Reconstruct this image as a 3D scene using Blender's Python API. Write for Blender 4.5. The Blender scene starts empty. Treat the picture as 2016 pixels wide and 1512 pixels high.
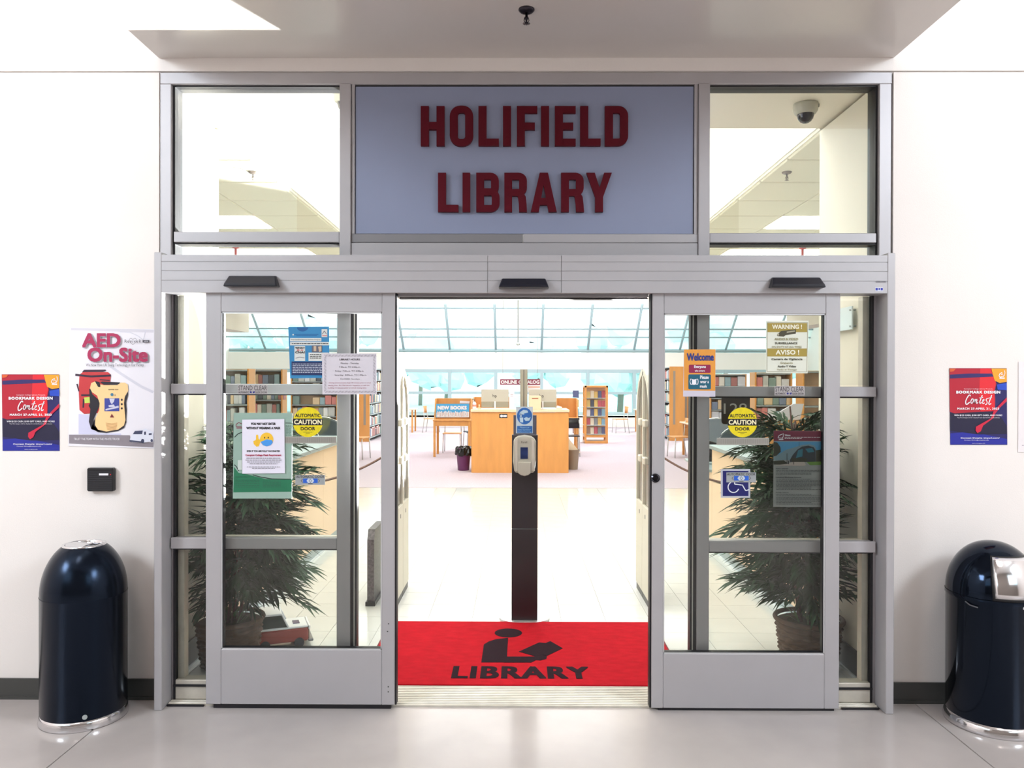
import bpy, bmesh, math, random, os
from mathutils import Vector, Matrix, Euler

S = bpy.context.scene
COL = S.collection
R = math.radians
PI = math.pi
F = 1515.0
CAMZ = 1.64

# ------------------------------------------------------------------ camera
cd = bpy.data.cameras.new('camera')
cd.sensor_width = 36.0
cd.lens = 36.0 * F / 2016.0
cd.clip_start = 0.05
cd.clip_end = 300
cam = bpy.data.objects.new('camera', cd)
CM = Matrix.Rotation(R(0.378), 4, 'Z') @ Matrix.Rotation(R(90 - 0.227), 4, 'X') @ Matrix.Rotation(R(0.12), 4, 'Z')
cam.matrix_world = Matrix.Translation((0, 0, CAMZ)) @ CM
COL.objects.link(cam)
S.camera = cam

# ------------------------------------------------------------------ view, world, lights
S.view_settings.view_transform = 'Standard'
S.view_settings.look = 'None'
S.view_settings.gamma = 1
S.view_settings.exposure = 0.0
try:
    S.view_settings.use_curve_mapping = False
except Exception:
    pass
S.cycles.max_bounces = 8
S.cycles.transparent_max_bounces = 24
S.cycles.sample_clamp_indirect = 6

W = bpy.data.worlds.new('sky')
S.world = W
W.use_nodes = True
wn = W.node_tree.nodes
wl = W.node_tree.links
bg = wn['Background']
tc = wn.new('ShaderNodeTexCoord')
nz = wn.new('ShaderNodeTexNoise')
nz.inputs['Scale'].default_value = 3.2
nz.inputs['Detail'].default_value = 3
cr = wn.new('ShaderNodeValToRGB')
cr.color_ramp.elements[0].position = 0.42
cr.color_ramp.elements[0].color = (0.62, 0.90, 1.0, 1)
cr.color_ramp.elements[1].position = 0.60
cr.color_ramp.elements[1].color = (1, 1, 1, 1)
wl.new(tc.outputs['Generated'], nz.inputs['Vector'])
wl.new(nz.outputs['Fac'], cr.inputs['Fac'])
wl.new(cr.outputs['Color'], bg.inputs['Color'])
bg.inputs['Strength'].default_value = 2.4


def area(name, loc, target, sx, sy, power, color=(1, 1, 1)):
    l = bpy.data.lights.new(name, 'AREA')
    l.shape = 'RECTANGLE'
    l.size, l.size_y = sx, sy
    l.energy = power
    l.color = color
    o = bpy.data.objects.new(name, l)
    o.location = loc
    o.rotation_euler = (Vector(target) - Vector(loc)).to_track_quat('-Z', 'Y').to_euler()
    COL.objects.link(o)
    return o


# daylight through the high side windows of the hall
area('hall_window_light', (-6.35, -0.6, 4.9), (-1.2, 3.9, 1.6), 3.2, 1.6, 500, (0.84, 0.92, 1.0))
area('hall_window_light', (6.35, -0.6, 4.9), (1.2, 3.9, 1.6), 3.2, 1.6, 500, (0.84, 0.92, 1.0))
# warm ceiling fixture of the hall
area('hall_ceiling_light', (0, 0.2, 6.3), (0, 0.2, 0), 5.0, 1.6, 330, (1.0, 0.88, 0.80))
# unseen area fills added under the closed library ceiling to brighten the floor
area('ceiling_fill', (0, 9.2, 6.3), (0, 9.2, 0), 3.2, 8.0, 360, (0.98, 0.99, 1.0))
area('ceiling_fill', (0, 21, 6.3), (0, 21, 0), 14.0, 10.0, 1350, (0.98, 0.99, 1.0))
sl = bpy.data.lights.new('sun', 'SUN')
sl.energy = 3.5
sl.angle = R(0.6)
sl.color = (1.0, 0.96, 0.9)
so = bpy.data.objects.new('sun', sl)
so.rotation_euler = Vector((-0.40, -0.86, -0.36)).to_track_quat('-Z', 'Y').to_euler()
COL.objects.link(so)
# added spot standing in for the sun's glint off the library floor, thrown up through the left transom onto the soffit
gl = bpy.data.lights.new('glint_spot', 'SPOT')
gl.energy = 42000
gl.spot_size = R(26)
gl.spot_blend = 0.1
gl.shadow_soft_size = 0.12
go = bpy.data.objects.new('glint_spot', gl)
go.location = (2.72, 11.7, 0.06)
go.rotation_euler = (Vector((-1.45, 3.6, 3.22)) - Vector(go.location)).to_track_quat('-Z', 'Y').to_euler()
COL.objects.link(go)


# ------------------------------------------------------------------ measuring helpers
def ray(u, v):
    return CM @ Vector(((u - 1008) / F, -(v - 756) / F, -1))


def at(u, v, Y):
    d = ray(u, v)
    t = Y / d.y
    return Vector((d.x * t, Y, CAMZ + d.z * t))


def gnd(u, v, z=0.0):
    d = ray(u, v)
    t = (z - CAMZ) / d.z
    return Vector((d.x * t, d.y * t, z))


def X(u, Y, v=800):
    return at(u, v, Y).x


def Z(v, Y, u=1018):
    return at(u, v, Y).z


# ------------------------------------------------------------------ materials
def lin(c):
    r = []
    for k in c:
        k = k / 255.0
        r.append(k / 12.92 if k <= 0.04045 else ((k + 0.055) / 1.055) ** 2.4)
    return r


MATS = {}


def mat(name, rgb, rough=0.6, metal=0.0, var=0.0, scale=6.0, bump=0.0, bscale=60.0, emit=None, spec=None, stretch=None, coat=0):
    if name in MATS:
        return MATS[name]
    m = bpy.data.materials.new(name)
    m.use_nodes = True
    nt = m.node_tree
    p = nt.nodes['Principled BSDF']
    c = lin(rgb)
    p.inputs['Base Color'].default_value = (*c, 1)
    p.inputs['Roughness'].default_value = rough
    p.inputs['Metallic'].default_value = metal
    if spec is not None:
        p.inputs['Specular IOR Level'].default_value = spec
    if coat:
        p.inputs['Coat Weight'].default_value = coat
    if var or bump:
        t = nt.nodes.new('ShaderNodeTexCoord')
        mp = nt.nodes.new('ShaderNodeMapping')
        nt.links.new(t.outputs['Object'], mp.inputs['Vector'])
        if stretch:
            mp.inputs['Scale'].default_value = stretch
    if var:
        n = nt.nodes.new('ShaderNodeTexNoise')
        n.inputs['Scale'].default_value = scale
        n.inputs['Detail'].default_value = 4
        nt.links.new(mp.outputs['Vector'], n.inputs['Vector'])
        r = nt.nodes.new('ShaderNodeValToRGB')
        r.color_ramp.elements[0].position = 0.3
        r.color_ramp.elements[1].position = 0.7
        r.color_ramp.elements[0].color = (*[k * (1 - var) for k in c], 1)
        r.color_ramp.elements[1].color = (*[min(1, k * (1 + var)) for k in c], 1)
        nt.links.new(n.outputs['Fac'], r.inputs['Fac'])
        nt.links.new(r.outputs['Color'], p.inputs['Base Color'])
    if bump:
        n2 = nt.nodes.new('ShaderNodeTexNoise')
        n2.inputs['Scale'].default_value = bscale
        nt.links.new(mp.outputs['Vector'], n2.inputs['Vector'])
        b = nt.nodes.new('ShaderNodeBump')
        b.inputs['Strength'].default_value = bump
        b.inputs['Distance'].default_value = 0.004
        nt.links.new(n2.outputs['Fac'], b.inputs['Height'])
        nt.links.new(b.outputs['Normal'], p.inputs['Normal'])
    if emit:
        p.inputs['Emission Color'].default_value = (*c, 1)
        p.inputs['Emission Strength'].default_value = emit
    MATS[name] = m
    return m


def glass(name, tint, refl=1.0):
    m = bpy.data.materials.new(name)
    m.use_nodes = True
    nt = m.node_tree
    nt.nodes.remove(nt.nodes['Principled BSDF'])
    out = nt.nodes['Material Output']
    a = nt.nodes.new('ShaderNodeBsdfTransparent')
    a.inputs['Color'].default_value = (*tint, 1)
    g = nt.nodes.new('ShaderNodeBsdfGlossy')
    g.inputs['Roughness'].default_value = 0.0
    fr = nt.nodes.new('ShaderNodeFresnel')
    fr.inputs['IOR'].default_value = 1.45
    ml = nt.nodes.new('ShaderNodeMath')
    ml.operation = 'MULTIPLY'
    ml.inputs[1].default_value = refl
    mx = nt.nodes.new('ShaderNodeMixShader')
    nt.links.new(fr.outputs[0], ml.inputs[0])
    nt.links.new(ml.outputs[0], mx.inputs[0])
    nt.links.new(a.outputs[0], mx.inputs[1])
    nt.links.new(g.outputs[0], mx.inputs[2])
    nt.links.new(mx.outputs[0], out.inputs['Surface'])
    return m


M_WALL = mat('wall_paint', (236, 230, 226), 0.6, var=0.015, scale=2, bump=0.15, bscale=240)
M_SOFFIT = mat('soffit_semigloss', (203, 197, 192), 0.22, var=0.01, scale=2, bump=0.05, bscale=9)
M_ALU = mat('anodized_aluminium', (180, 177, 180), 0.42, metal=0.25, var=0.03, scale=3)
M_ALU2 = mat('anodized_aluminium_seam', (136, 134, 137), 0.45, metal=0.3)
M_SILL = mat('worn_threshold_aluminium', (206, 200, 188), 0.4, metal=0.15, var=0.1, scale=12)
M_GASK = mat('black_gasket', (22, 20, 26), 0.5)
M_FLOOR = mat('polished_concrete', (178, 171, 168), 0.15, spec=.3, var=0.08, scale=2.2, bump=0.02, bscale=30)
M_TILE = mat('vinyl_tile', (216, 218, 214), 0.10, var=0.03, scale=4)
M_GROUT = mat('tile_joint', (150, 148, 142), 0.6)
M_CARPET = mat('carpet', (190, 178, 186), 0.95, var=0.08, scale=40, bump=0.6, bscale=300)
M_BASE = mat('cove_base_rubber', (66, 66, 64), 0.45)
M_GLASS = glass('door_glass', (0.955, 0.97, 0.96), 0.8)
M_GLASSW = glass('window_glass', (0.93, 1.0, 1.0), 0.6)
M_WHITE = mat('library_white', (242, 240, 232), 0.6)
M_CREAM = mat('library_cream', (244, 238, 222), 0.6)
M_CTILE = mat('ceiling_tile', (240, 236, 214), 0.8, var=0.02, scale=30)
M_WOOD = mat('maple_wood', (214, 152, 84), 0.35, var=0.07, scale=3, stretch=(3, 3, 0.6))
M_WOODP = mat('pale_maple', (240, 208, 174), 0.35, var=0.04, scale=2, stretch=(1, 1, 0.5))
M_TOP = mat('counter_grey_laminate', (150, 166, 170), 0.3)
M_BLACK = mat('black_plastic', (16, 17, 22), 0.35)
M_CHROME = mat('chrome', (225, 225, 228), 0.12, metal=1.0)
M_STEELW = mat('pale_steel', (196, 206, 206), 0.3, metal=0.6)


# ------------------------------------------------------------------ object helpers
def wloc(o):
    v = Vector((0, 0, 0))
    while o is not None:
        v += Vector(o.location)
        o = o.parent
    return v


class MB:
    def __init__(self):
        self.v = []
        self.f = []
        self.s = []

    def add(self, vs, fs, smooth=False):
        k = len(self.v)
        self.v += [Vector(p) for p in vs]
        for f in fs:
            self.f.append([i + k for i in f])
            self.s.append(smooth)
        return self

    def box(self, x0, x1, y0, y1, z0, z1):
        x0, x1 = sorted((x0, x1)); y0, y1 = sorted((y0, y1)); z0, z1 = sorted((z0, z1))
        vs = [(x, y, z) for x in (x0, x1) for y in (y0, y1) for z in (z0, z1)]
        return self.add(vs, [(0, 1, 3, 2), (4, 6, 7, 5), (0, 4, 5, 1), (2, 3, 7, 6), (0, 2, 6, 4), (1, 5, 7, 3)])

    def cbox(self, x0, x1, y0, y1, z0, z1, b=0.003):
        """box with chamfered edges"""
        x0, x1 = sorted((x0, x1)); y0, y1 = sorted((y0, y1)); z0, z1 = sorted((z0, z1))
        b = min(b, (x1 - x0) * .45, (y1 - y0) * .45, (z1 - z0) * .45)
        bm = bmesh.new()
        bmesh.ops.create_cube(bm, size=1)
        for q in bm.verts:
            q.co = Vector(((x0 + x1) / 2 + q.co.x * (x1 - x0), (y0 + y1) / 2 + q.co.y * (y1 - y0), (z0 + z1) / 2 + q.co.z * (z1 - z0)))
        bmesh.ops.bevel(bm, geom=bm.edges[:], offset=b, segments=1, affect='EDGES', profile=0.5)
        bm.verts.index_update()
        self.add([q.co.copy() for q in bm.verts], [[q.index for q in f.verts] for f in bm.faces])
        bm.free()
        return self

    def prism(self, pts, y0, y1):
        """polygon in x,z extruded along y"""
        n = len(pts)
        vs = [(x, y0, z) for x, z in pts] + [(x, y1, z) for x, z in pts]
        fs = [list(range(n)), list(range(2 * n - 1, n - 1, -1))] + [(i, i + n, (i + 1) % n + n, (i + 1) % n) for i in range(n)]
        return self.add(vs, fs)

    def prismx(self, pts, x0, x1):
        """polygon in y,z extruded along x"""
        n = len(pts)
        vs = [(x0, y, z) for y, z in pts] + [(x1, y, z) for y, z in pts]
        fs = [list(range(n)), list(range(2 * n - 1, n - 1, -1))] + [(i, i + n, (i + 1) % n + n, (i + 1) % n) for i in range(n)]
        return self.add(vs, fs)

    def prismz(self, pts, z0, z1):
        n = len(pts)
        vs = [(x, y, z0) for x, y in pts] + [(x, y, z1) for x, y in pts]
        fs = [list(range(n)), list(range(2 * n - 1, n - 1, -1))] + [(i, i + n, (i + 1) % n + n, (i + 1) % n) for i in range(n)]
        return self.add(vs, fs)

    def lathe(self, c, prof, n=32, cap=True):
        vs = []
        for r, z in prof:
            for i in range(n):
                a = 2 * PI * i / n
                vs.append((c[0] + r * math.cos(a), c[1] + r * math.sin(a), c[2] + z))
        fs = []
        for j in range(len(prof) - 1):
            for i in range(n):
                fs.append((j * n + i, j * n + (i + 1) % n, (j + 1) * n + (i + 1) % n, (j + 1) * n + i))
        self.add(vs, fs, True)
        if cap:
            k = len(self.v)
            m = len(prof) - 1
            self.f.append([k - len(vs) + i for i in range(n)][::-1]); self.s.append(False)
            self.f.append([k - len(vs) + m * n + i for i in range(n)]); self.s.append(False)
        return self

    def tube(self, pts, r, n=8, r2=None):
        pts = [Vector(p) for p in pts]
        vs = []
        for j, p in enumerate(pts):
            t = (pts[min(j + 1, len(pts) - 1)] - pts[max(j - 1, 0)]).normalized()
            a = t.orthogonal().normalized() if abs(t.z) > .9 else t.cross(Vector((0, 0, 1))).normalized()
            b = t.cross(a)
            rr = r if r2 is None else r + (r2 - r) * j / (len(pts) - 1)
            for i in range(n):
                q = 2 * PI * i / n
                vs.append(p + (a * math.cos(q) + b * math.sin(q)) * rr)
        fs = []
        for j in range(len(pts) - 1):
            for i in range(n):
                fs.append((j * n + i, j * n + (i + 1) % n, (j + 1) * n + (i + 1) % n, (j + 1) * n + i))
        self.add(vs, fs, True)
        k = len(self.v) - len(vs)
        self.f.append([k + i for i in range(n)][::-1]); self.s.append(False)
        self.f.append([len(self.v) - n + i for i in range(n)]); self.s.append(False)
        return self

    # ---- flat print on a plane y = Y, given in photograph pixels
    def P(self, pts, Y):
        return self.add([at(u, v, Y) for u, v in pts], [list(range(len(pts)))[::-1]])

    def Rr(self, u0, v0, u1, v1, Y):
        return self.P([(u0, v0), (u1, v0), (u1, v1), (u0, v1)], Y)

    def ell(self, cu, cv, ru, rv, Y, n=28, a0=0, a1=360):
        return self.P([(cu + ru * math.cos(R(a0 + (a1 - a0) * i / n)), cv + rv * math.sin(R(a0 + (a1 - a0) * i / n))) for i in range(n if a1 - a0 == 360 else n + 1)], Y)

    def line(self, pts, w, Y):
        for (a, b), (c, d) in zip(pts[:-1], pts[1:]):
            L = math.hypot(c - a, d - b) or 1
            nx, ny = -(d - b) / L * w / 2, (c - a) / L * w / 2
            self.P([(a + nx, b + ny), (c + nx, d + ny), (c - nx, d - ny), (a - nx, b - ny)], Y)
        return self

    def build(self, name, m, parent=None, bevel=0, loc=None, kind=None):
        me = bpy.data.meshes.new(name)
        off = wloc(parent) if parent is not None else Vector((0, 0, 0))
        if loc is not None:
            off = off + Vector(loc)
        me.from_pydata([p - off for p in self.v], [], self.f)
        bm = bmesh.new()
        bm.from_mesh(me)
        bmesh.ops.recalc_face_normals(bm, faces=bm.faces[:])
        bm.to_mesh(me)
        bm.free()
        for p, s in zip(me.polygons, self.s):
            p.use_smooth = s
        me.materials.append(m)
        o = bpy.data.objects.new(name, me)
        COL.objects.link(o)
        if parent is not None:
            o.parent = parent
        if loc is not None:
            o.location = loc
        if bevel:
            b = o.modifiers.new('bevel', 'BEVEL')
            b.width = bevel
            b.segments = 2
            b.limit_method = 'ANGLE'
        if kind:
            o['kind'] = kind
        return o


# flat prints must face the camera: keep their winding
class FP(MB):
    def build(self, name, m, parent=None, **k):
        me = bpy.data.meshes.new(name)
        off = wloc(parent) if parent is not None else Vector((0, 0, 0))
        me.from_pydata([p - off for p in self.v], [], self.f)
        me.materials.append(m)
        o = bpy.data.objects.new(name, me)
        COL.objects.link(o)
        if parent is not None:
            o.parent = parent
        return o


def tag(o, label, cat=None, group=None, kind=None):
    o['label'] = label
    if cat:
        o['category'] = cat
    if group:
        o['group'] = group
    if kind:
        o['kind'] = kind
    return o


def thing(name, loc, label, cat, group=None):
    o = bpy.data.objects.new(name, None)
    o.empty_display_size = 0.1
    o.location = loc
    COL.objects.link(o)
    return tag(o, label, cat, group)


def struct(name, mb, m, label, parent=None, bevel=0):
    o = mb.build(name, m, parent, bevel)
    if parent is None:
        o['kind'] = 'structure'
        o['label'] = label
    return o


def sroot(name, loc, label):
    o = bpy.data.objects.new(name, None)
    o.location = loc
    o['kind'] = 'structure'
    o['label'] = label
    COL.objects.link(o)
    return o


def copy_tree(o, parent=None):
    c = o.copy()
    COL.objects.link(c)
    c.parent = parent
    for ch in list(o.children):
        copy_tree(ch, c)
    return c


# ------------------------------------------------------------------ lettering
GL = {}


def glyphs(s, bold=0.0, res=3, sp=1.0):
    k = (s, bold, res, sp)
    if k in GL:
        return GL[k]
    c = bpy.data.curves.new('lettering', 'FONT')
    c.body = s
    c.offset = bold
    c.resolution_u = res
    c.space_character = sp
    o = bpy.data.objects.new('lettering', c)
    me = o.to_mesh()
    vs = [(v.co.x, v.co.y) for v in me.vertices]
    fs = [list(p.vertices) for p in me.polygons]
    o.to_mesh_clear()
    bpy.data.objects.remove(o)
    bpy.data.curves.remove(c)
    if not vs:
        vs = [(0, 0), (1, 0), (1, 1)]; fs = []
    x0 = min(p[0] for p in vs); x1 = max(p[0] for p in vs); y0 = min(p[1] for p in vs); y1 = max(p[1] for p in vs)
    vs = [((x - x0) / (x1 - x0), (y - y0) / max(1e-6, y1 - y0)) for x, y in vs]
    GL[k] = (vs, fs)
    return GL[k]


def text(mb, s, u0, v0, u1, v1, Y, bold=0.012, res=2, sp=1.0, shear=0.0):
    vs, fs = glyphs(s, 0.0, res, sp)
    b = abs(v1 - v0) * bold * 1.5
    if b > 0:
        u0, u1, v0, v1 = u0 + b, u1 - b, v0 + b, v1 - b
    k_ = 0
    for du, dv in ((0, 0), (-b, -b), (b, -b), (b, b), (-b, b)) if b > 0 else ((0, 0),):
        pts = []
        for x, y in vs:
            u = du + u0 + (u1 - u0) * x + shear * (y) * (v1 - v0)
            pts.append(at(u, dv + v1 + (v0 - v1) * y, Y - .00006 * k_))
        k_ += 1
        mb.add(pts, fs)
    return mb


def greek(mb, u0, u1, v, h, Y, rng, fill=0.85):
    """a line of unreadable small print: word-length dashes"""
    u = u0
    while u < u1:
        w = rng.uniform(2.0, 7.0)
        if u + w > u1:
            w = u1 - u
        if w > 0.8:
            mb.Rr(u, v, u + w, v + h, Y)
        u += w + 1.1
    return mb


RNG = random.Random(7)

# ================================================================== THE SETTING
YW = 3.944
XL, XR = X(313, YW), X(1757, YW)
ZT = Z(141, YW)
ZS = Z(114, YW)
HX = 6.5
# front wall with the door opening; panels above and beside, with the reveal joint at the top of the door frame
struct('wall_front', MB().box(-HX, XL, YW, YW + .16, 0, ZT - .004).box(XR, HX, YW, YW + .16, 0, ZT - .004)
       .box(-HX, HX, YW, YW + .16, ZT + .004, 6.5).box(-HX, HX, YW + .015, YW + .16, ZT - .01, ZT + .01)
       , M_WALL, 'white painted wall panels around the library entrance')
struct('wall_left', MB().box(-HX - .15, -HX, -4.2, YW, 0, 6.5), M_WALL, 'left side wall of the hall')
struct('wall_right', MB().box(HX, HX + .15, -4.2, YW, 0, 6.5), M_WALL, 'right side wall of the hall')
M_BACK = mat('hall_back_wall', (120, 112, 106), 0.7)
struct('wall_back', MB().box(-HX, HX, -4.4, -4.2, 0, 2.9).box(-HX, HX, -4.4, -4.2, 5.7, 6.5).box(-3.5, 3.5, -4.4, -4.2, 2.9, 5.7), M_BACK,
       'rear wall of the hall with two high window openings')
struct('ceiling_hall', MB().box(-HX, HX, -4.4, YW, 6.5, 6.6), M_WALL, 'high ceiling of the hall')
# floor slabs with saw-cut joints
fl = sroot('floor', (0, 0, 0), 'polished grey concrete hall floor with saw-cut joints')
JL, JR = -1.985, 2.03
YF = 3.86
for (a, b, c, d) in ((-HX, JL, -4.3, YW), (JL, JR, -4.3, YF), (JR, HX, -4.3, YW)):
    sb_ = MB().box(a + .003, b - .003, c, d, -.08, 0)
    if d == YF:
        sb_.box(a + .003, XL + .06, d, YW + .01, -.08, 0).box(XR - .06, b - .003, d, YW + .01, -.08, 0)
    sb_.build('slab', M_FLOOR, fl)
MB().box(-HX, HX, -4.3, YW, -.1, -.012).build('joint_filler', M_BASE, fl)
# baseboards
zb = .104
struct('baseboard_left', MB().box(-HX, XL - .002, YW - .012, YW, 0, zb).box(-HX, XL - .002, YW - .02, YW, 0, .016), M_BASE, 'dark rubber cove base left of the entrance')
struct('baseboard_right', MB().box(XR + .002, HX, YW - .012, YW, 0, zb).box(XR + .002, HX, YW - .02, YW, 0, .016), M_BASE, 'dark rubber cove base right of the entrance')
# soffit slab over the entrance
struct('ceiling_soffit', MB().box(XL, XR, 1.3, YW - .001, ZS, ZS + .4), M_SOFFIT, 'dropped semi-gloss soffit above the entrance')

# ---- curtain frame above the doors
YC = 3.95
YCB = 4.06
HT = Z(500, 3.80)
u = lambda q: X(q, YC, 330)
z = lambda q: Z(q, YC)
fr = sroot('trim_1', (0, YC, 0), 'grey aluminium curtain frame around the transom')
MB().cbox(u(314), u(1756), YC, YCB, z(165), z(142)).build('head_rail', M_ALU, fr)
MB().cbox(u(314), u(337), YC, YCB, HT - .1, z(165)).build('jamb', M_ALU, fr)
MB().cbox(u(1731), u(1755), YC, YCB, HT - .1, z(165)).build('jamb', M_ALU, fr)
MB().cbox(u(669), u(691), YC - .008, YCB, HT - .1, z(165)).build('mullion', M_ALU, fr)
MB().cbox(u(1375), u(1397), YC - .008, YCB, HT - .1, z(165)).build('mullion', M_ALU, fr)
MB().cbox(u(341), u(668), YC + .005, YCB, z(477), z(456)).build('rail', M_ALU, fr)
MB().cbox(u(1398), u(1727), YC + .005, YCB, z(477), z(458)).build('rail', M_ALU, fr)
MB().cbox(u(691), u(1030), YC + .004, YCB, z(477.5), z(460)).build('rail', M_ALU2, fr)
MB().cbox(u(1030.6), u(1375), YC + .003, YCB, z(477.5), z(460)).build('rail', M_ALU, fr)
MB().cbox(u(691), u(1375), YC + .001, YCB, HT - .1, z(478)).build('lower_panel', M_ALU, fr)
for a, b in ((692, 697.5), (1367.5, 1374)):
    MB().box(u(a), u(b), YC + .006, YCB, z(460), z(165)).build('glazing_bead', M_ALU, fr)
g = MB()
for a, b in ((337, 341.5), (1727, 1731)):
    g.box(u(a), u(b), YC + .02, YCB, HT - .1, z(165))
g.box(u(341), u(668), YC + .02, YCB, z(168), z(165)).box(u(1398), u(1727), YC + .02, YCB, z(168), z(165)).box(u(692), u(1374), YC + .02, YCB, z(168), z(165))
g.box(u(341), u(668), YC + .02, YCB, z(480), z(477)).box(u(1398), u(1727), YC + .02, YCB, z(480), z(477))
g.box(u(697.5), u(699), YC + .018, YCB, z(459), z(168)).box(u(1366), u(1367.5), YC + .018, YCB, z(459), z(168))
g.build('gasket', M_GASK, fr)
w3 = sroot('window_3', (u(500), 4.0, z(310)), 'left transom glass')
MB().box(u(341), u(669), 4.0, 4.006, z(456), z(168)).build('pane', M_GLASS, w3)
MB().box(u(341), u(669), 4.0, 4.006, HT - .1, z(480)).build('pane', M_GLASS, w3)
w4 = sroot('window_4', (u(1560), 4.0, z(310)), 'right transom glass')
MB().box(u(1397), u(1728), 4.0, 4.006, z(458), z(168)).build('pane', M_GLASS, w4)
MB().box(u(1397), u(1728), 4.0, 4.006, HT - .1, z(480)).build('pane', M_GLASS, w4)

# ---- sign panel with raised letters
M_SIGN = mat('sign_panel_grey_blue', (138, 146, 172), 0.35, var=0.02, scale=2)
M_LET = mat('maroon_letters', (84, 4, 24), 0.5, spec=.2)
YS = YC + .014
sg = thing('library_sign', (u(1033), YS, z(459)), 'pale blue-grey sign panel with two lines of raised maroon capitals above the doors', 'sign')
MB().box(u(699), u(1366), YS, YS + .03, z(459), z(168.5)).build('panel', M_SIGN, sg)


def C(px, py):
    q = at(660 + px / 2.724, py / 2.724, YS)
    return (q.x, q.z)


def letter(*polys):
    """each polygon is in crop pixels; ('ring', x0, y0, x1, y1, rx, ry, stroke, corners)"""
    mb = MB()
    YS = globals()['YS']
    for p in polys:
        YS += .0005
        if p[0] == 'ring':
            _, x0, y0, x1, y1, rr, st, cor = p
            def loop(x0, y0, x1, y1, rr):
                rr = max(rr, .5)
                out = []
                for (cx, cy, a, c) in ((x1 - rr, y0 + rr, -90, 1), (x1 - rr, y1 - rr, 0, 2), (x0 + rr, y1 - rr, 90, 3), (x0 + rr, y0 + rr, 180, 4)):
                    for i in range(7):
                        t = R(a + 90 * i / 6)
                        if c in cor:
                            out.append((cx + rr * math.cos(t), cy + rr * math.sin(t)))
                        else:
                            out.append((cx + rr * (1 if c in (1, 2) else -1), cy + rr * (1 if c in (2, 3) else -1)))
                return out
            o = loop(x0, y0, x1, y1, rr)
            i = loop(x0 + st, y0 + st * .88, x1 - st, y1 - st * .88, rr - st)
            n = len(o)
            for a, b in ((YS - .022, YS - .002),):
                vo = [C(*q) for q in o]; vi = [C(*q) for q in i]
                vs = [(q[0], a, q[1]) for q in vo] + [(q[0], a, q[1]) for q in vi] + [(q[0], b, q[1]) for q in vo] + [(q[0], b, q[1]) for q in vi]
                fs = []
                for k in range(n):
                    j = (k + 1) % n
                    fs += [(k, j, n + j, n + k), (k, 2 * n + k, 2 * n + j, j), (n + k, n + j, 3 * n + j, 3 * n + k), (2 * n + k, 3 * n + k, 3 * n + j, 2 * n + j)]
                mb.add(vs, fs)
        else:
            mb.prism([C(*q) for q in p], YS - .022, YS - .002)
    return mb


def bx(x0, y0, x1, y1):
    return [(x0, y0), (x1, y0), (x1, y1), (x0, y1)]


T, B, st = 576, 788, 43
lets = [
    [bx(461, T, 504, B), bx(545, T, 588, B), bx(500, 661, 549, 701)],
    [('ring', 616, T - 2, 741, B + 2, 56, st, (1, 2, 3, 4))],
    [bx(769, T, 812, B), bx(808, 750, 878, B)],
    [bx(900, T, 943, B)],
    [bx(974, T, 1017, B), bx(1013, T, 1083, 614), bx(1013, 664, 1070, 702)],
    [bx(1103, T, 1146, B)],
    [bx(1177, T, 1220, B), bx(1216, T, 1288, 614), bx(1216, 664, 1275, 702), bx(1216, 750, 1288, B)],
    [bx(1312, T, 1355, B), bx(1351, 750, 1421, B)],
    [('ring', 1444, T, 1568, B, 52, st, (1, 2))],
]
T2, B2 = 932, 1141
lets += [
    [bx(553, T2, 596, B2), bx(592, 1103, 662, B2)],
    [bx(684, T2, 725, B2)],
    [('ring', 757, T2, 878, 1052, 44, 42, (1, 2)), ('ring', 757, 1017, 882, B2, 46, 42, (1, 2))],
    [('ring', 907, T2, 1028, 1056, 44, 42, (1, 2)), bx(907, 1040, 949, B2), [(966, 1040), (1004, 1030), (1022, 1060), (1026, 1100), (1028, B2), (986, B2), (984, 1095), (980, 1062)]],
    [[(1048, B2), (1096, T2), (1122, T2), (1120, 975), (1091, B2)], [(1187, B2), (1143, B2), (1112, 975), (1115, T2), (1140, T2)], bx(1092, 1066, 1144, 1104)],
    [('ring', 1210, T2, 1331, 1056, 44, 42, (1, 2)), bx(1210, 1040, 1252, B2), [(1269, 1040), (1307, 1030), (1325, 1060), (1330, 1100), (1333, B2), (1290, B2), (1287, 1095), (1283, 1062)]],
    [[(1345, T2), (1390, T2), (1415, 1012), (1440, T2), (1481, T2), (1434, 1062), (1434, B2), (1392, B2), (1392, 1062)]],
]
for L in lets:
    letter(*L).build('letter', M_LET, sg)

# ---- door operator header and full-height jamb tubes
YH = 3.80
h = lambda q: X(q, YH, 540)
hz = lambda q: Z(q, YH)
hd = sroot('trim_2', (h(1033), YH, hz(577)), 'grey aluminium operator header with horizontal grooves')


def cover(a, b):
    zt, zb_ = hz(502), hz(576.5)
    pr = [(YH + .13, zt), (YH, zt)]
    for gv in (516, 534, 553):
        q = hz(gv)
        pr += [(YH, q + .0025), (YH + .003, q + .0015), (YH + .003, q - .0015), (YH, q - .0025)]
    pr += [(YH, zb_), (YH + .13, zb_)]
    return MB().prismx(pr, a, b)


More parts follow.
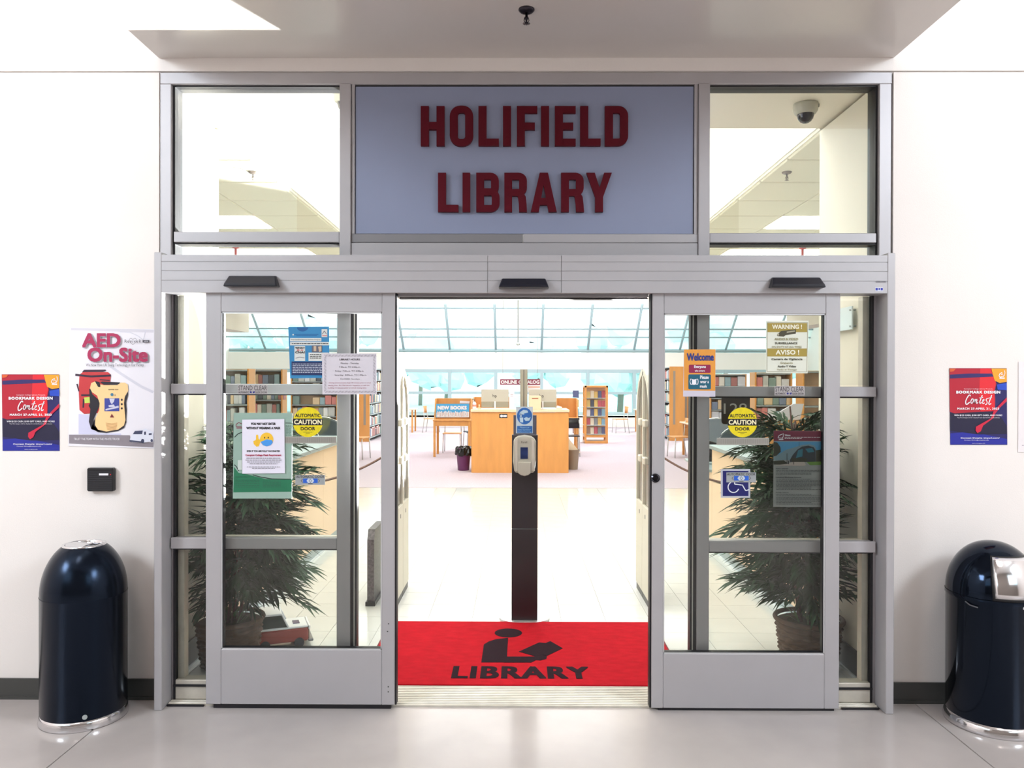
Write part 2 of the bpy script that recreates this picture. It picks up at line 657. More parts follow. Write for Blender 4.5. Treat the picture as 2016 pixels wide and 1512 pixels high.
cover(h(318), h(959.6)).build('cover', M_ALU, hd)
cover(h(1105.6), h(1747)).build('cover', M_ALU, hd)
cover(h(960.4), h(1104.8)).build('cover', M_ALU, hd)
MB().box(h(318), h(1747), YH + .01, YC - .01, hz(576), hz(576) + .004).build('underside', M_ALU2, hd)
MB().box(h(318), h(1747), YH + .01, YC - .002, hz(503), hz(502)).build('top_cap', M_ALU, hd)
MB().box(h(782), h(1280), 3.87, 3.92, Z(590, 3.9), hz(576)).build('track', M_GASK, hd)
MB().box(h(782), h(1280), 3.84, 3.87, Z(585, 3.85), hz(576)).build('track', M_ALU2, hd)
for a, b in ((303, 318), (1747.5, 1763)):
    tj = sroot('trim_3', (h((a + b) / 2), YH, 0), 'tall grey jamb tube %s' % ('left of the entrance' if a < 900 else 'right of the entrance'))
    MB().cbox(h(a), h(b), YH, YC + .05, 0, hz(497)).build('tube', M_ALU, tj)

# ---- sill
YT0 = 3.855
sl_ = sroot('trim_4', (0, 3.97, 0), 'ribbed aluminium threshold')
MB().box(X(338, 3.9), X(1723, 3.9), YT0 + .004, 4.10, 0, .010).build('plate', M_SILL, sl_)
for i in range(11):
    y = YT0 + .02 + i * .0215
    MB().prismx([(y - .006, .010), (y - .004, .014), (y + .004, .014), (y + .006, .010)], X(338, 3.9), X(1723, 3.9)).build('rib', M_SILL, sl_)
MB().box(X(338, 3.9), X(409, 3.9), 3.848, 3.858, .0005, .009).box(X(1652, 3.9), X(1723, 3.9), 3.848, 3.858, .0005, .009).build('gap_shade_strip', M_GASK, sl_)  # black strips put in for the shade of the slit below the sill
MB().box(X(338, 3.9), X(1723, 3.9), 4.1, 4.2, -.02, .0).build('sub_sill', M_SILL, sl_)

# ---- fixed sidelites behind the sliding leaves
YX = 3.885
fx = lambda q: X(q, YX)
fz = lambda q: Z(q, YX)
ZH = Z(577, YH) - .0


def sidelite(name, lab, uo, ui, us, gi):
    """uo: outer gasket px, ui: inner face px of the meeting stile, us: outer edge px of meeting stile"""
    r = sroot(name, (fx((uo + us) / 2), YX, 0), lab)
    s = 1 if uo < us else -1
    MB().cbox(fx(us), fx(ui), YX, YX + .045, .014, ZH).build('stile', M_ALU, r)
    MB().box(fx(ui), fx(ui + s * 6), YX + .002, YX + .05, .014, ZH).build('gasket', M_GASK, r)
    MB().box(fx(ui + s * 6), fx(ui + s * 8.6), YX + .006, YX + .05, .014, ZH).build('edge_strip', mat('bright_edge', (235, 232, 224), 0.3), r)
    MB().box(fx(ui + s * 8.6), fx(ui + s * 12.5), YX + .002, YX + .05, .014, ZH).build('brush_seal', M_GASK, r)
    ga = MB().box(fx(uo), fx(uo + s * 4), YX + .015, YX + .045, .014, ZH)
    for v0, v1 in ((757, 777), (1061, 1083)):
        dv = 3 if s < 0 else 0
        MB().cbox(fx(uo - s * 3), fx(us), YX + .001, YX + .044, fz(v1 + dv), fz(v0 + dv)).build('rail', M_ALU, r)
        ga.box(fx(uo), fx(us), YX + .012, YX + .044, fz(v1 + dv + 2.5), fz(v1 + dv))
        # inner ledge of the rail, catches the light
        MB().box(fx(uo), fx(us), YX + .045, YX + .085, fz(v0 + dv) - .02, fz(v0 + dv + 0)).build('ledge', M_SILL, r)
    MB().cbox(fx(uo), fx(us), YX + .02, YX + .09, .014, fz(1345)).build('bottom_rail', M_SILL, r)
    ga.box(fx(uo), fx(us), YX + .012, YX + .03, fz(1357), fz(1353))
    ga.build('gasket', M_GASK, r)
    MB().box(fx(uo + s * 4), fx(uo + s * 16), YX + .05, YX + .1, .014, ZH).build('inner_jamb', M_SILL, r)
    # jamb lining between the tube and the glass
    for a, b in ((.06, fz(1083)), (fz(1061), fz(777)), (fz(757), ZH)):
        MB().box(fx(uo + s * 4), fx(us), YX + .03, YX + .036, a, b).build('pane', M_GLASS, r)
    return r


sidelite('window_1', 'fixed glass sidelite at the left of the doors', 338.5, 690, 663, 0)
sidelite('window_2', 'fixed glass sidelite at the right of the doors', 1722.5, 1372, 1397, 0)
MB().box(fx(319), fx(338.5), YX + .03, YX + .1, .0, ZH).build('jamb_lining', M_ALU, bpy.data.objects['trim_3'])
MB().box(fx(1722.5), fx(1743), YX + .03, YX + .1, .0, ZH).build('jamb_lining', M_ALU, bpy.data.objects['trim_3.001'])

# ---- sliding leaves
YD = 3.825
YDB = 3.868
dx = lambda q: X(q, YD)
dz = lambda q: Z(q, YD)
ZDT = Z(577, YH) + .01


def leaf(name, lab, so0, so1, si0, si1, vt, vb0, vb1):
    r = sroot(name, (dx((so0 + si1) / 2), YD, 0), lab)
    MB().cbox(dx(so0), dx(so1), YD, YDB, dz(vb1), ZDT).build('stile', M_ALU, r)
    MB().cbox(dx(si0), dx(si1), YD, YDB, dz(vb1), ZDT).build('stile', M_ALU, r)
    lo, hi = min(so1, si1, so0, si0), max(so1, si1, so0, si0)
    a, b = (so1, si0)
    MB().cbox(dx(a), dx(b), YD + .001, YDB, dz(vt), ZDT).build('top_rail', M_ALU, r)
    MB().cbox(dx(a), dx(b), YD + .001, YDB, dz(vb1), dz(vb0)).build('bottom_rail', M_ALU, r)
    s = 1 if b > a else -1
    # glazing bead
    bd = MB()
    bw = 2.2
    bd.box(dx(a), dx(a + s * bw), YD + .004, YDB - .004, dz(vb0), dz(vt)).box(dx(b - s * bw), dx(b), YD + .004, YDB - .004, dz(vb0), dz(vt))
    bd.box(dx(a), dx(b), YD + .004, YDB - .004, dz(vt + bw), dz(vt)).box(dx(a), dx(b), YD + .004, YDB - .004, dz(vb0), dz(vb0 - bw))
    bd.build('glazing_bead', mat('light_bead', (206, 206, 208), 0.3, metal=.4), r)
    gk = MB().box(dx(a + s * bw), dx(a + s * (bw + 2)), YD + .008, YDB - .008, dz(vb0), dz(vt))
    gk.box(dx(a), dx(b), YD + .008, YDB - .008, dz(vb0 - bw), dz(vb0 - bw - 1))
    gk.build('gasket', M_GASK, r)
    MB().box(dx(a + s * bw), dx(b - s * bw), YD + .018, YD + .024, dz(vb0 - 2), dz(vt + 2)).build('pane', M_GLASS, r)
    # lead edge seal
    MB().box(dx(si1), dx(si1 + (3.5 if si1 > si0 else -3.5)), YD + .006, YDB + .01, dz(vb1), ZDT).build('edge_seal', M_GASK, r)
    MB().box(dx(min(so0, si1) + 14), dx(max(so0, si1) - 8), YD + .01, YDB, .0005, dz(vb1)).build('floor_sweep', M_GASK, r)
    return r


d1 = leaf('door_1', 'left sliding glass door leaf with notices taped on it', 405, 435, 752, 777.5, 615, 1281, 1389.5)
d2 = leaf('door_2', 'right sliding glass door leaf with stickers on it', 1654, 1625.5, 1307, 1284, 617, 1286, 1393)
# cylinder lock and screws
c = at(1290, 941, YD)
MB().add([Vector((c.x + r_ * math.cos(2 * PI * i / 20), c.y - dy, c.z + r_ * math.sin(2 * PI * i / 20))) for r_, dy in ((.0225, .0), (.0225, .008), (.015, .013), (.012, .010)) for i in range(20)],
         [(j * 20 + i, j * 20 + (i + 1) % 20, (j + 1) * 20 + (i + 1) % 20, (j + 1) * 20 + i) for j in range(3) for i in range(20)] + [list(range(60, 80))], False) \
    .build('cylinder_lock', mat('dark_chrome', (60, 60, 66), 0.15, metal=1), d2)
sc_ = MB()
for uu, vv in ((765, 1228), (763, 1243), (764.5, 1352), (764.5, 1362)):
    q = at(uu, vv, YD)
    sc_.box(q.x - .003, q.x + .003, YD - .001, YD + .001, q.z - .003, q.z + .003)
sc_.build('screw', M_BASE, d1)

# ================================================================== LIBRARY SHELL
ZLC = 3.20
XI, XO = 1.875, 1.885
YB = 4.82
LX = 10.5
YWIN = 28.0
struct('wall_entry_left', MB().box(-XI - .12, -XI, YCB + .01, YB, 0, ZLC), M_CREAM, 'short return wall just inside the doors, left')
struct('wall_entry_right', MB().box(XO, XO + .12, YCB + .01, YB, 0, ZLC), M_CREAM, 'short return wall just inside the doors, right')
struct('ceiling_entry', MB().box(-XI - .12, XO + .12, YCB - .02, YB, ZLC + .02, ZLC + .1), M_CREAM, 'low ceiling just inside the doors')
struct('wall_library_front', MB().box(-LX, -XI - .12, YW + .17, YW + .3, 0, 6.5).box(XO + .12, LX, YW + .17, YW + .3, 0, 6.5).box(-XI - .12, XO + .12, YB - .1, YB, ZLC + .1, 6.5), M_WHITE, 'library side of the entrance wall')
struct('wall_library_left', MB().box(-LX - .2, -LX, YW + .3, YWIN, 0, 6.5), M_WHITE, 'far left wall of the library')
struct('wall_library_right', MB().box(LX, LX + .2, YW + .3, YWIN, 0, 6.5), M_WHITE, 'far right wall of the library')
struct('ceiling_library', MB().box(-LX, LX, YW + .2, YWIN + .3, 6.5, 6.6), M_WHITE, 'high white library ceiling')
# bulkheads
struct('beam_left', MB().box(-1.95, -XI + .01, YB, 14.6, ZLC + .03, 6.5).box(-LX, -1.95, 14.5, 14.6, ZLC + .03, 6.5), M_WHITE, 'white bulkhead over the left tile ceiling')
struct('beam_right', MB().box(XO - .01, 1.96, YB, 14.6, ZLC + .03, 6.5).box(1.96, LX, 14.5, 14.6, ZLC + .03, 6.5), M_WHITE, 'white bulkhead over the right tile ceiling')
struct('beam_drop_left', MB().box(-5.45, -5.1, 9, 14.6, 2.55, ZLC + .03), M_CREAM, 'hanging cream bulkhead on the left')
struct('beam_drop_right', MB().box(5.1, 5.45, 9, 14.6, 2.62, ZLC + .03), M_CREAM, 'hanging cream bulkhead on the right')
# tile ceilings: individual tiles on a grid; troffers replace some
M_LIT = mat('troffer_diffuser', (255, 250, 235), 0.5, emit=18)
M_VENT = mat('vent_grille', (196, 170, 152), 0.6)
TS = .6096
for side, sn in ((-1, 'left'), (1, 'right')):
    ce = sroot('ceiling_tiles_%s' % sn, (side * 3.5, 9.7, ZLC), 'cream lay-in tile ceiling on the %s side of the library' % sn)
    me0 = None
    x_0 = XI if side < 0 else XO
    for i in range(8):
        for j in range(16):
            xc = side * (x_0 + (i + .5) * TS)
            yc = YB + (j + .5) * TS
            if i == 2 and j == 3 or (i in (1, 2) and j in (4, 7, 10)):
                continue
            if me0 is None:
                o = MB().cbox(xc - TS / 2 + .012, xc + TS / 2 - .012, yc - TS / 2 + .012, yc + TS / 2 - .012, ZLC - .004, ZLC + .02, .006).build('ceiling_tile', M_CTILE, ce, loc=(xc - side * 3.5, yc - 9.7, 0))
                me0 = o.data
            else:
                o = bpy.data.objects.new('ceiling_tile', me0)
                COL.objects.link(o)
                o.parent = ce
                o.location = (xc - side * 3.5, yc - 9.7, 0)
    MB().box(side * x_0, side * (x_0 + 8 * TS + 4), YB, 14.6, ZLC + .01, ZLC + .03).build('grid', M_CREAM, ce)
    # vent beside a troffer
    xc = side * (x_0 + 2.5 * TS); yc = YB + 3.5 * TS
    vt = thing('air_vent', (xc, yc, ZLC), 'tan air vent grille in the %s tile ceiling' % sn, 'vent')
    MB().box(xc - TS / 2, xc + TS / 2, yc - TS / 2, yc + TS / 2, ZLC - .004, ZLC + .012).build('frame', M_VENT, vt)
    for k in range(9):
        MB().box(xc - .27, xc + .27, yc - .25 + k * .06, yc - .22 + k * .06, ZLC - .012, ZLC - .003).build('slat', M_VENT, vt)
    for j in (4, 7, 10):
        xc = side * (x_0 + 2.0 * TS); yc = YB + (j + .5) * TS
        tr = thing('ceiling_light', (xc, yc, ZLC), 'lit white troffer in the %s tile ceiling, %s the entrance' % (sn, {4: 'nearest', 7: 'second from', 10: 'farthest from'}[j]), 'light')
        MB().box(xc - TS, xc + TS, yc - TS / 2, yc + TS / 2, ZLC - .002, ZLC + .012).build('frame', M_CREAM, tr)
        MB().box(xc - TS + .03, xc + TS - .03, yc - TS / 2 + .03, yc + TS / 2 - .03, ZLC - .012, ZLC - .002).build('diffuser', M_LIT, tr)

# library floor: individual tiles near the door, carpet beyond
lf = sroot('floor_library', (0, 8, 0), 'white vinyl tile floor inside the library')
MB().box(-LX, LX, 4.1, YWIN + .2, -.06, -.004).build('screed', M_GROUT, lf)
ME = None
TF = .305
YE = 11.78
ny = 25
tw = (YE - 4.1) / ny
for i in range(12):
    for j in range(ny):
        xc = -1.83 + (i + .5) * TF
        yc = 4.1 + (j + .5) * tw
        if ME is None:
            o = MB().box(xc - TF / 2 + .0012, xc + TF / 2 - .0012, yc - tw / 2 + .0012, yc + tw / 2 - .0012, -.003, 0).build('tile', M_TILE, lf, loc=(xc, yc - 8, 0))
            ME = o.data
        else:
            o = bpy.data.objects.new('tile', ME)
            COL.objects.link(o)
            o.parent = lf
            o.location = (xc, yc - 8, 0)
MB().box(-LX, -1.831, 4.1, YE, -.003, 0).box(1.831, LX, 4.1, YE, -.003, 0).build('tile_field', M_TILE, lf, kind='stuff')
struct('floor_carpet', MB().box(-LX, LX, YE + .006, YWIN, -.004, .003), M_CARPET, 'pale lilac-grey carpet of the reading room')
# base cove with a bright metal strip along the return walls and desks
for s, sn in ((-1, 'left'), (1, 'right')):
    x_ = XI if s < 0 else XO
    bb = sroot('baseboard_entry_%s' % sn, (s * x_, YCB, 0), 'dark cove base with bright strip inside the doors, %s' % sn)
    MB().box(s * x_, s * (x_ - .012), YCB + .02, YB, .01, .15).build('cove', M_BASE, bb)
    MB().box(s * x_, s * (x_ - .022), YCB + .02, YB, 0, .016).build('strip', mat('bright_strip', (240, 246, 248), 0.25, metal=.3), bb)

# ---- window wall of the reading room
M_MULL = mat('window_frame_grey', (168, 192, 198), 0.5)
mullw = [X(q, YWIN, 770) for q in (523, 614, 704, 795, 885.5, 976, 1066, 1157, 1248, 1338, 1428, 1519)]
zlo, zhi = Z(817, YWIN), Z(727, YWIN)
struct('wall_window_sill', MB().box(-LX, LX, YWIN - .5, YWIN - .45, 0, zlo).box(-LX, LX, YWIN - .5, YWIN + .3, zlo - .06, zlo)
       .box(-LX, LX, YWIN - .1, YWIN + .2, zhi, Z(694, YWIN)).box(-LX, LX, YWIN - .1, YWIN + .2, Z(606, YWIN), 6.5)
       , M_WHITE, 'white wall below and between the window bands')
w5 = sroot('window_5', (0, YWIN, zlo), 'lower band of reading-room windows')
for q in mullw:
    MB().box(q - .06, q + .06, YWIN - .12, YWIN + .06, zlo, zhi).build('mullion', M_MULL, w5)
for a, b in ((727, 734), (771, 776), (811, 817)):
    MB().box(-LX, LX, YWIN - .1, YWIN + .05, Z(b, YWIN), Z(a, YWIN)).build('rail', M_MULL, w5)
edges = [-LX] + mullw + [LX]
for a, b in zip(edges[:-1], edges[1:]):
    if b > a:
        MB().box(a, b, YWIN, YWIN + .01, zlo, zhi).build('pane', M_GLASSW, w5)
z6a, z6b = Z(694, YWIN), Z(606, YWIN)
w6 = sroot('window_6', (0, YWIN, z6a), 'upper leaning band of reading-room windows')
lean = 1.3
for q in mullw:
    k = 1.02
    MB().tube([(q, YWIN + .1, z6a), (q * k, YWIN - lean, z6b)], .045, 6).build('mullion', M_MULL, w6)
for v in (613, 650, 665, 690):
    t = (Z(v, YWIN) - z6a) / (z6b - z6a)
    r_ = .03 if v < 680 else .07
    MB().tube([(-LX, YWIN + .1 - t * (lean + .1), z6a + t * (z6b - z6a)), (LX, YWIN + .1 - t * (lean + .1), z6a + t * (z6b - z6a))], r_, 6).build('rail', M_MULL, w6)
for a, b in zip(edges[:-1], edges[1:]):
    if b > a:
        MB().add([(a, YWIN + .1, z6a), (b, YWIN + .1, z6a), (b, YWIN - lean, z6b), (a, YWIN - lean, z6b)], [(0, 1, 2, 3)]).build('pane', M_GLASSW, w6)
# outside: lawn and pale trees
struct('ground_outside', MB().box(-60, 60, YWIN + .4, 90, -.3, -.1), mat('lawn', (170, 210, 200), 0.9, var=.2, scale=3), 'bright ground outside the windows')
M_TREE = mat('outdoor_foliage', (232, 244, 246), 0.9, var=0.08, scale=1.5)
rt = random.Random(3)
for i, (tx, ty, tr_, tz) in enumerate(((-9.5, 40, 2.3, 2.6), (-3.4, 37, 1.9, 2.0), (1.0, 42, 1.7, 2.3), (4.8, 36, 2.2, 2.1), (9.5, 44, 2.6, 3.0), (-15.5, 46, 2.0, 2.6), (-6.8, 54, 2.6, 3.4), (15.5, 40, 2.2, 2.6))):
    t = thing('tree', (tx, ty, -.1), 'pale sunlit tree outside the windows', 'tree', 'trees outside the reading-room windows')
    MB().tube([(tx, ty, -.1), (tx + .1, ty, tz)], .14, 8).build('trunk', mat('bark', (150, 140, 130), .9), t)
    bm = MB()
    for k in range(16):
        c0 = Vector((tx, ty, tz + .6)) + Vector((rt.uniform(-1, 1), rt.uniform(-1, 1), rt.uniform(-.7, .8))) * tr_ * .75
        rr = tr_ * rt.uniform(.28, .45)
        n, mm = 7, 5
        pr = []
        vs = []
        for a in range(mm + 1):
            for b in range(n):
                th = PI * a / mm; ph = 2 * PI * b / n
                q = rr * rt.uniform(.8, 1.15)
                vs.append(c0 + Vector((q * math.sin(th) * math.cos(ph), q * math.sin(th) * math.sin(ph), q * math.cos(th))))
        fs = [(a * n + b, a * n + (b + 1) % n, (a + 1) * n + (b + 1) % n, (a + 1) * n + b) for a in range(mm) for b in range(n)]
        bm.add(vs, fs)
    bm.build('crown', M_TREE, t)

# ================================================================== PRINTED MATTER
def ink(name, rgb, r=.5):
    return mat('ink_' + name, rgb, r)


K_WHITE = ink('white', (240, 238, 244))
K_BLACK = ink('black', (20, 18, 22))
K_GREY = ink('grey', (120, 118, 124))
K_MAR = ink('maroon', (128, 26, 62))
K_RED = ink('red', (206, 24, 44))


class Sheet:
    """a flat sheet standing at plane Y; prints are thin layers in front of it"""
    def __init__(self, name, label, cat, quad, Y, m, parent=None, thick=.0008, group=None):
        self.Y = Y
        self.k = 1
        pts = [at(a, b, Y) for a, b in quad]
        mb = MB()
        mb.prism([(p.x, p.z) for p in pts], Y - thick, Y)
        self.o = mb.build(name, m, parent)
        if label:
            tag(self.o, label, cat, group)
        self.t = thick

    def y(self):
        return self.Y - self.t - .0004 * self.k

    def lay(self, name, m, fn):
        fp = FP()
        fn(fp, self.y())
        self.k += 1
        o = fp.build(name, m, self.o)
        if any(w in name for w in ('letter', 'print', 'word', 'line', 'swoosh', 'handle', 'photo', 'curve', 'shell', 'figure', 'marks', 'highlight', 'logo', 'bands', 'symbol', 'hands', 'slots', 'border', 'books', 'accents', 'boxes', 'straps', 'windows', 'people', 'trees')):
            o['kind'] = 'stuff'
        return o


def rect(u0, v0, u1, v1):
    return [(u0, v0), (u1, v0), (u1, v1), (u0, v1)]


# ---- the two contest posters on the wall
def contest(ou, ov, label):
    w, hh = 113.0, 150.0
    def p(a, b):       # a, b in 1..1192 crop pixels of the left poster
        return (ou + (a - 36) / 9.16, ov + (b - 55) / 9.16)
    sh = Sheet('poster', label, 'poster', [p(32, 55), p(1065, 55), p(1075, 1435), p(48, 1435)], YW - .001, ink('navy', (28, 22, 92)))
    q = lambda pts: [p(*t) for t in pts]
    sh.lay('blue_patch', ink('royal_blue', (26, 34, 150)), lambda f, Y: f.P(q([(50, 1230), (420, 1200), (1070, 1330), (1072, 1430), (50, 1430)]), Y))
    sh.lay('dark_patch', ink('deep_navy', (18, 12, 52)), lambda f, Y: f.P(q([(42, 860), (800, 840), (980, 960), (1070, 1100), (1070, 1240), (560, 1250), (45, 1180)]), Y))
    sh.lay('red_patch', ink('crimson', (178, 10, 42)), lambda f, Y: (f.P(q([(34, 58), (800, 58), (835, 220), (880, 330), (850, 470), (860, 640), (850, 830), (400, 850), (130, 870), (40, 840)]), Y)))
    sh.lay('scarlet_patch', ink('scarlet', (222, 26, 40)), lambda f, Y: f.P(q([(590, 60), (780, 60), (830, 220), (870, 300), (840, 470), (855, 820), (600, 830), (570, 500)]), Y))
    sh.lay('navy_stroke', ink('indigo', (40, 26, 96)), lambda f, Y: f.P(q([(40, 170), (400, 150), (800, 150), (830, 205), (420, 225), (42, 240)]), Y))
    sh.lay('yellow_patch', ink('golden', (236, 160, 30)), lambda f, Y: f.P(q([(790, 60), (1064, 60), (1066, 300), (940, 320), (850, 280), (820, 180)]), Y))
    sh.lay('blue_stroke', ink('azure', (30, 70, 190)), lambda f, Y: f.P(q([(890, 350), (1066, 320), (1068, 450), (900, 440)]), Y))
    sh.lay('orange_corner', ink('orange', (214, 92, 40)), lambda f, Y: f.P(q([(36, 60), (150, 60), (110, 110), (40, 120)]), Y))
    sh.lay('red_stroke', ink('rose_red', (200, 20, 60)), lambda f, Y: (f.P(q([(1066, 580), (1068, 650), (960, 750), (860, 870), (830, 950), (640, 1090), (600, 1190), (540, 1225), (505, 1180), (510, 1110), (600, 1060), (780, 960), (830, 830), (910, 740)]), Y)))
    def txt(f, Y):
        def t(s, x0, y0, x1, y1, bold=.02, sp=1, shear=0):
            a = p(x0, y0); b = p(x1, y1)
            text(f, s, a[0], a[1], b[0], b[1], Y, bold, 2, sp, shear)
        t('Compton College Library Presents', 295, 418, 815, 440, .0)
        t('BOOKMARK DESIGN', 155, 460, 950, 512, .045, 1.12)
        t('MARCH 27-APRIL 21, 2023', 175, 764, 930, 808, .03, 1.12)
        t('WIN $125 CASH, $100 GIFT CARD, AND MORE!', 120, 888, 985, 922, .012)
        t('Top five designs will be displayed and distributed at the Library', 170, 940, 940, 958, 0)
        t('Contest Details: tinyurl.com/', 235, 1300, 940, 1330, .02)
        t('Contact: library@compton.edu', 300, 1342, 740, 1362, 0)
        t('www.compton.edu', 440, 1400, 675, 1418, 0)
        # script word
        for pts, w_ in (
            ([(412, 560), (405, 538), (385, 540), (350, 590), (325, 650), (328, 700), (350, 708), (400, 665)], 2.0),
            ([(462, 610), (440, 605), (418, 650), (425, 690), (450, 680), (466, 640), (462, 610), (482, 632)], 1.7),
            ([(500, 610), (478, 690), (498, 640), (525, 612), (532, 625), (515, 680), (530, 690), (550, 670)], 1.7),
            ([(625, 540), (575, 670), (585, 695), (610, 672)], 1.9), ([(570, 592), (640, 578)], 1.3),
            ([(618, 665), (655, 640), (660, 615), (640, 620), (622, 665), (635, 695), (668, 680)], 1.6),
            ([(712, 600), (690, 625), (715, 660), (708, 700), (678, 712)], 1.7),
            ([(795, 540), (740, 690), (752, 712), (785, 690)], 2.0), ([(715, 600), (800, 578)], 1.3)):
            f.line([p(*t_) for t_ in pts], w_, Y)
        # college emblem
        f.line([p(*t_) for t_ in [(985, 130), (945, 150), (925, 190), (945, 215), (985, 205)]], 1.4, Y)
        f.line([p(*t_) for t_ in [(960, 180), (985, 150), (1005, 185)]], 1.0, Y)
        f.line([p(*t_) for t_ in [(1025, 95), (1035, 140), (1020, 195), (990, 205)]], 1.3, Y)
        a = p(935, 222); b = p(1030, 244)
        f.Rr(a[0], a[1], b[0], b[1], Y)
    sh.lay('lettering', K_WHITE, txt)
    return sh


contest(4.0, 737, 'red and navy contest poster on the wall left of the defibrillator notice')
contest(1869.5, 725, 'red and navy contest poster alone on the wall right of the doors')

# ---- defibrillator notice (partly tucked behind the jamb tube)
def aed():
    def p(a, b):
        return (130 + a / 6.05, 640 + b / 6.05)
    q = lambda pts: [p(*t) for t in pts]
    sh = Sheet('poster', 'white defibrillator notice in a clear sleeve, beside the left jamb', 'poster',
               [p(48, 30), p(1052, 50), p(1048, 1470), p(28, 1440)], YW - .002, ink('sleeve', (240, 238, 246), .25))
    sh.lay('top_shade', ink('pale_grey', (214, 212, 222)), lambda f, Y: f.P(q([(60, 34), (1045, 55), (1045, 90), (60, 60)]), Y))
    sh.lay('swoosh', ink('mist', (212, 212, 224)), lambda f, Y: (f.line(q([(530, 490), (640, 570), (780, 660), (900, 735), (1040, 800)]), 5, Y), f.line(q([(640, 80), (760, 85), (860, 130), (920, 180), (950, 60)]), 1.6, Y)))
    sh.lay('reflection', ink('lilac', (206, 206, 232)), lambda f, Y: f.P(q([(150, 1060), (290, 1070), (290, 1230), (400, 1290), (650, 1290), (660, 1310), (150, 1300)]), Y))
    sh.lay('footer_band', ink('warm_grey', (140, 132, 140)), lambda f, Y: f.P(q([(36, 1306), (760, 1312), (780, 1400), (1040, 1400), (1040, 1455), (36, 1410)]), Y))
    sh.lay('bag', ink('bag_red', (196, 52, 56)), lambda f, Y: f.P(q([(160, 590), (200, 560), (500, 560), (535, 590), (525, 700), (520, 1040), (215, 1058), (160, 1010), (150, 760)]), Y))
    sh.lay('bag_straps', ink('bag_black', (48, 22, 48)), lambda f, Y: (f.line(q([(110, 592), (300, 612), (535, 600)]), 4, Y), f.P(q([(190, 560), (215, 532), (470, 530), (478, 545), (440, 556)]), Y), f.line(q([(130, 700), (140, 745), (155, 790)]), 2.4, Y), f.line(q([(180, 835), (300, 835)]), 3.5, Y), f.line(q([(210, 880), (205, 985)]), 3.2, Y), f.line(q([(400, 650), (520, 660)]), 2, Y)))
    sh.lay('bag_tag', ink('lime', (200, 220, 96)), lambda f, Y: f.P(q([(215, 862), (300, 855), (300, 925), (222, 930)]), Y))
    sh.lay('device_shell', ink('device_black', (26, 20, 34)), lambda f, Y: (f.P(q([(275, 760), (300, 760), (310, 820), (400, 900), (400, 960), (330, 1120), (330, 1200), (420, 1275), (300, 1240), (272, 1150), (290, 1000), (268, 960), (285, 930)]), Y), f.P(q([(345, 665), (400, 680), (410, 740), (380, 735), (340, 680)]), Y), f.P(q([(300, 1230), (350, 1100), (720, 1150), (690, 1225), (620, 1262), (480, 1284), (380, 1275)]), Y), f.P(q([(740, 790), (738, 830), (715, 920), (722, 1020), (715, 1150), (690, 1150), (680, 900)]), Y)))
    sh.lay('device_face', ink('device_tan', (246, 206, 148)), lambda f, Y: f.P(q([(300, 690), (345, 672), (380, 735), (408, 740), (410, 705), (450, 715), (610, 715), (650, 685), (700, 685), (735, 710), (742, 780), (700, 850), (690, 930), (700, 1040), (708, 1130), (690, 1195), (620, 1245), (480, 1268), (380, 1245), (345, 1190), (350, 1110), (395, 1010), (400, 930), (370, 840), (310, 800), (285, 750)]), Y))
    sh.lay('device_handle', ink('device_black2', (28, 22, 40)), lambda f, Y: (f.P(q([(405, 680), (430, 672), (640, 682), (645, 692), (610, 710), (450, 710)]), Y), f.ell(*p(664, 890), 2, 2.2, Y, 12), f.ell(*p(664, 942), 2, 2.2, Y, 12), f.ell(*p(664, 992), 2, 2.2, Y, 12), text(f, 'REVIVER VIEW', *p(505, 762), *p(625, 775), Y, .01), text(f, 'i', *p(580, 822), *p(586, 844), Y, .02)))
    sh.lay('screen', ink('screen_blue', (56, 66, 150)), lambda f, Y: f.Rr(*p(458, 872), *p(634, 1026), Y))
    sh.lay('screen_figure', ink('screen_pale', (200, 200, 220)), lambda f, Y: (f.P(q([(515, 875), (580, 875), (572, 910), (545, 945), (525, 915)]), Y), f.P(q([(505, 955), (570, 945), (585, 975), (510, 975)]), Y), f.P(q([(470, 1000), (625, 960), (628, 985), (470, 1018)]), Y)))
    sh.lay('power_button', ink('teal_button', (60, 120, 150)), lambda f, Y: f.ell(*p(547, 828), 3.0, 3.0, Y, 16))
    sh.lay('alert_button', ink('alert_maroon', (120, 30, 40)), lambda f, Y: f.P(q([(545, 1055), (570, 1100), (522, 1100)]), Y))
    def sp(f, Y):
        for k in range(6):
            f.line(q([(470 + k * 3, 1165 + k * 15), (545, 1175 + k * 15), (610 - k * 3, 1165 + k * 15)]), .7, Y)
    sh.lay('speaker_slots', ink('tan_dark', (206, 160, 104)), sp)
    sh.lay('truck', ink('truck_white', (226, 230, 244)), lambda f, Y: f.P(q([(765, 1340), (800, 1290), (930, 1240), (940, 1232), (1010, 1262), (1040, 1275), (1040, 1385), (915, 1400), (760, 1370)]), Y))
    sh.lay('truck_windows', ink('truck_dark', (60, 66, 96)), lambda f, Y: (f.P(q([(800, 1292), (820, 1262), (915, 1256), (905, 1300), (795, 1300)]), Y), f.P(q([(930, 1270), (952, 1268), (952, 1305), (930, 1308)]), Y), f.P(q([(985, 1290), (1020, 1286), (1020, 1308), (985, 1310)]), Y), f.ell(*p(912, 1380), 3.2, 4.2, Y, 16), f.P(q([(756, 1368), (900, 1385), (900, 1400), (756, 1388)]), Y), f.ell(*p(1020, 1375), 2.4, 3, Y, 12)))
    sh.lay('word_shadow', ink('shadow_grey', (150, 142, 156)), lambda f, Y: (text(f, 'AED', *p(196, 102), *p(656, 270), Y, .035, 3), text(f, 'On-Site', *p(260, 275), *p(980, 444), Y, .035, 3)))
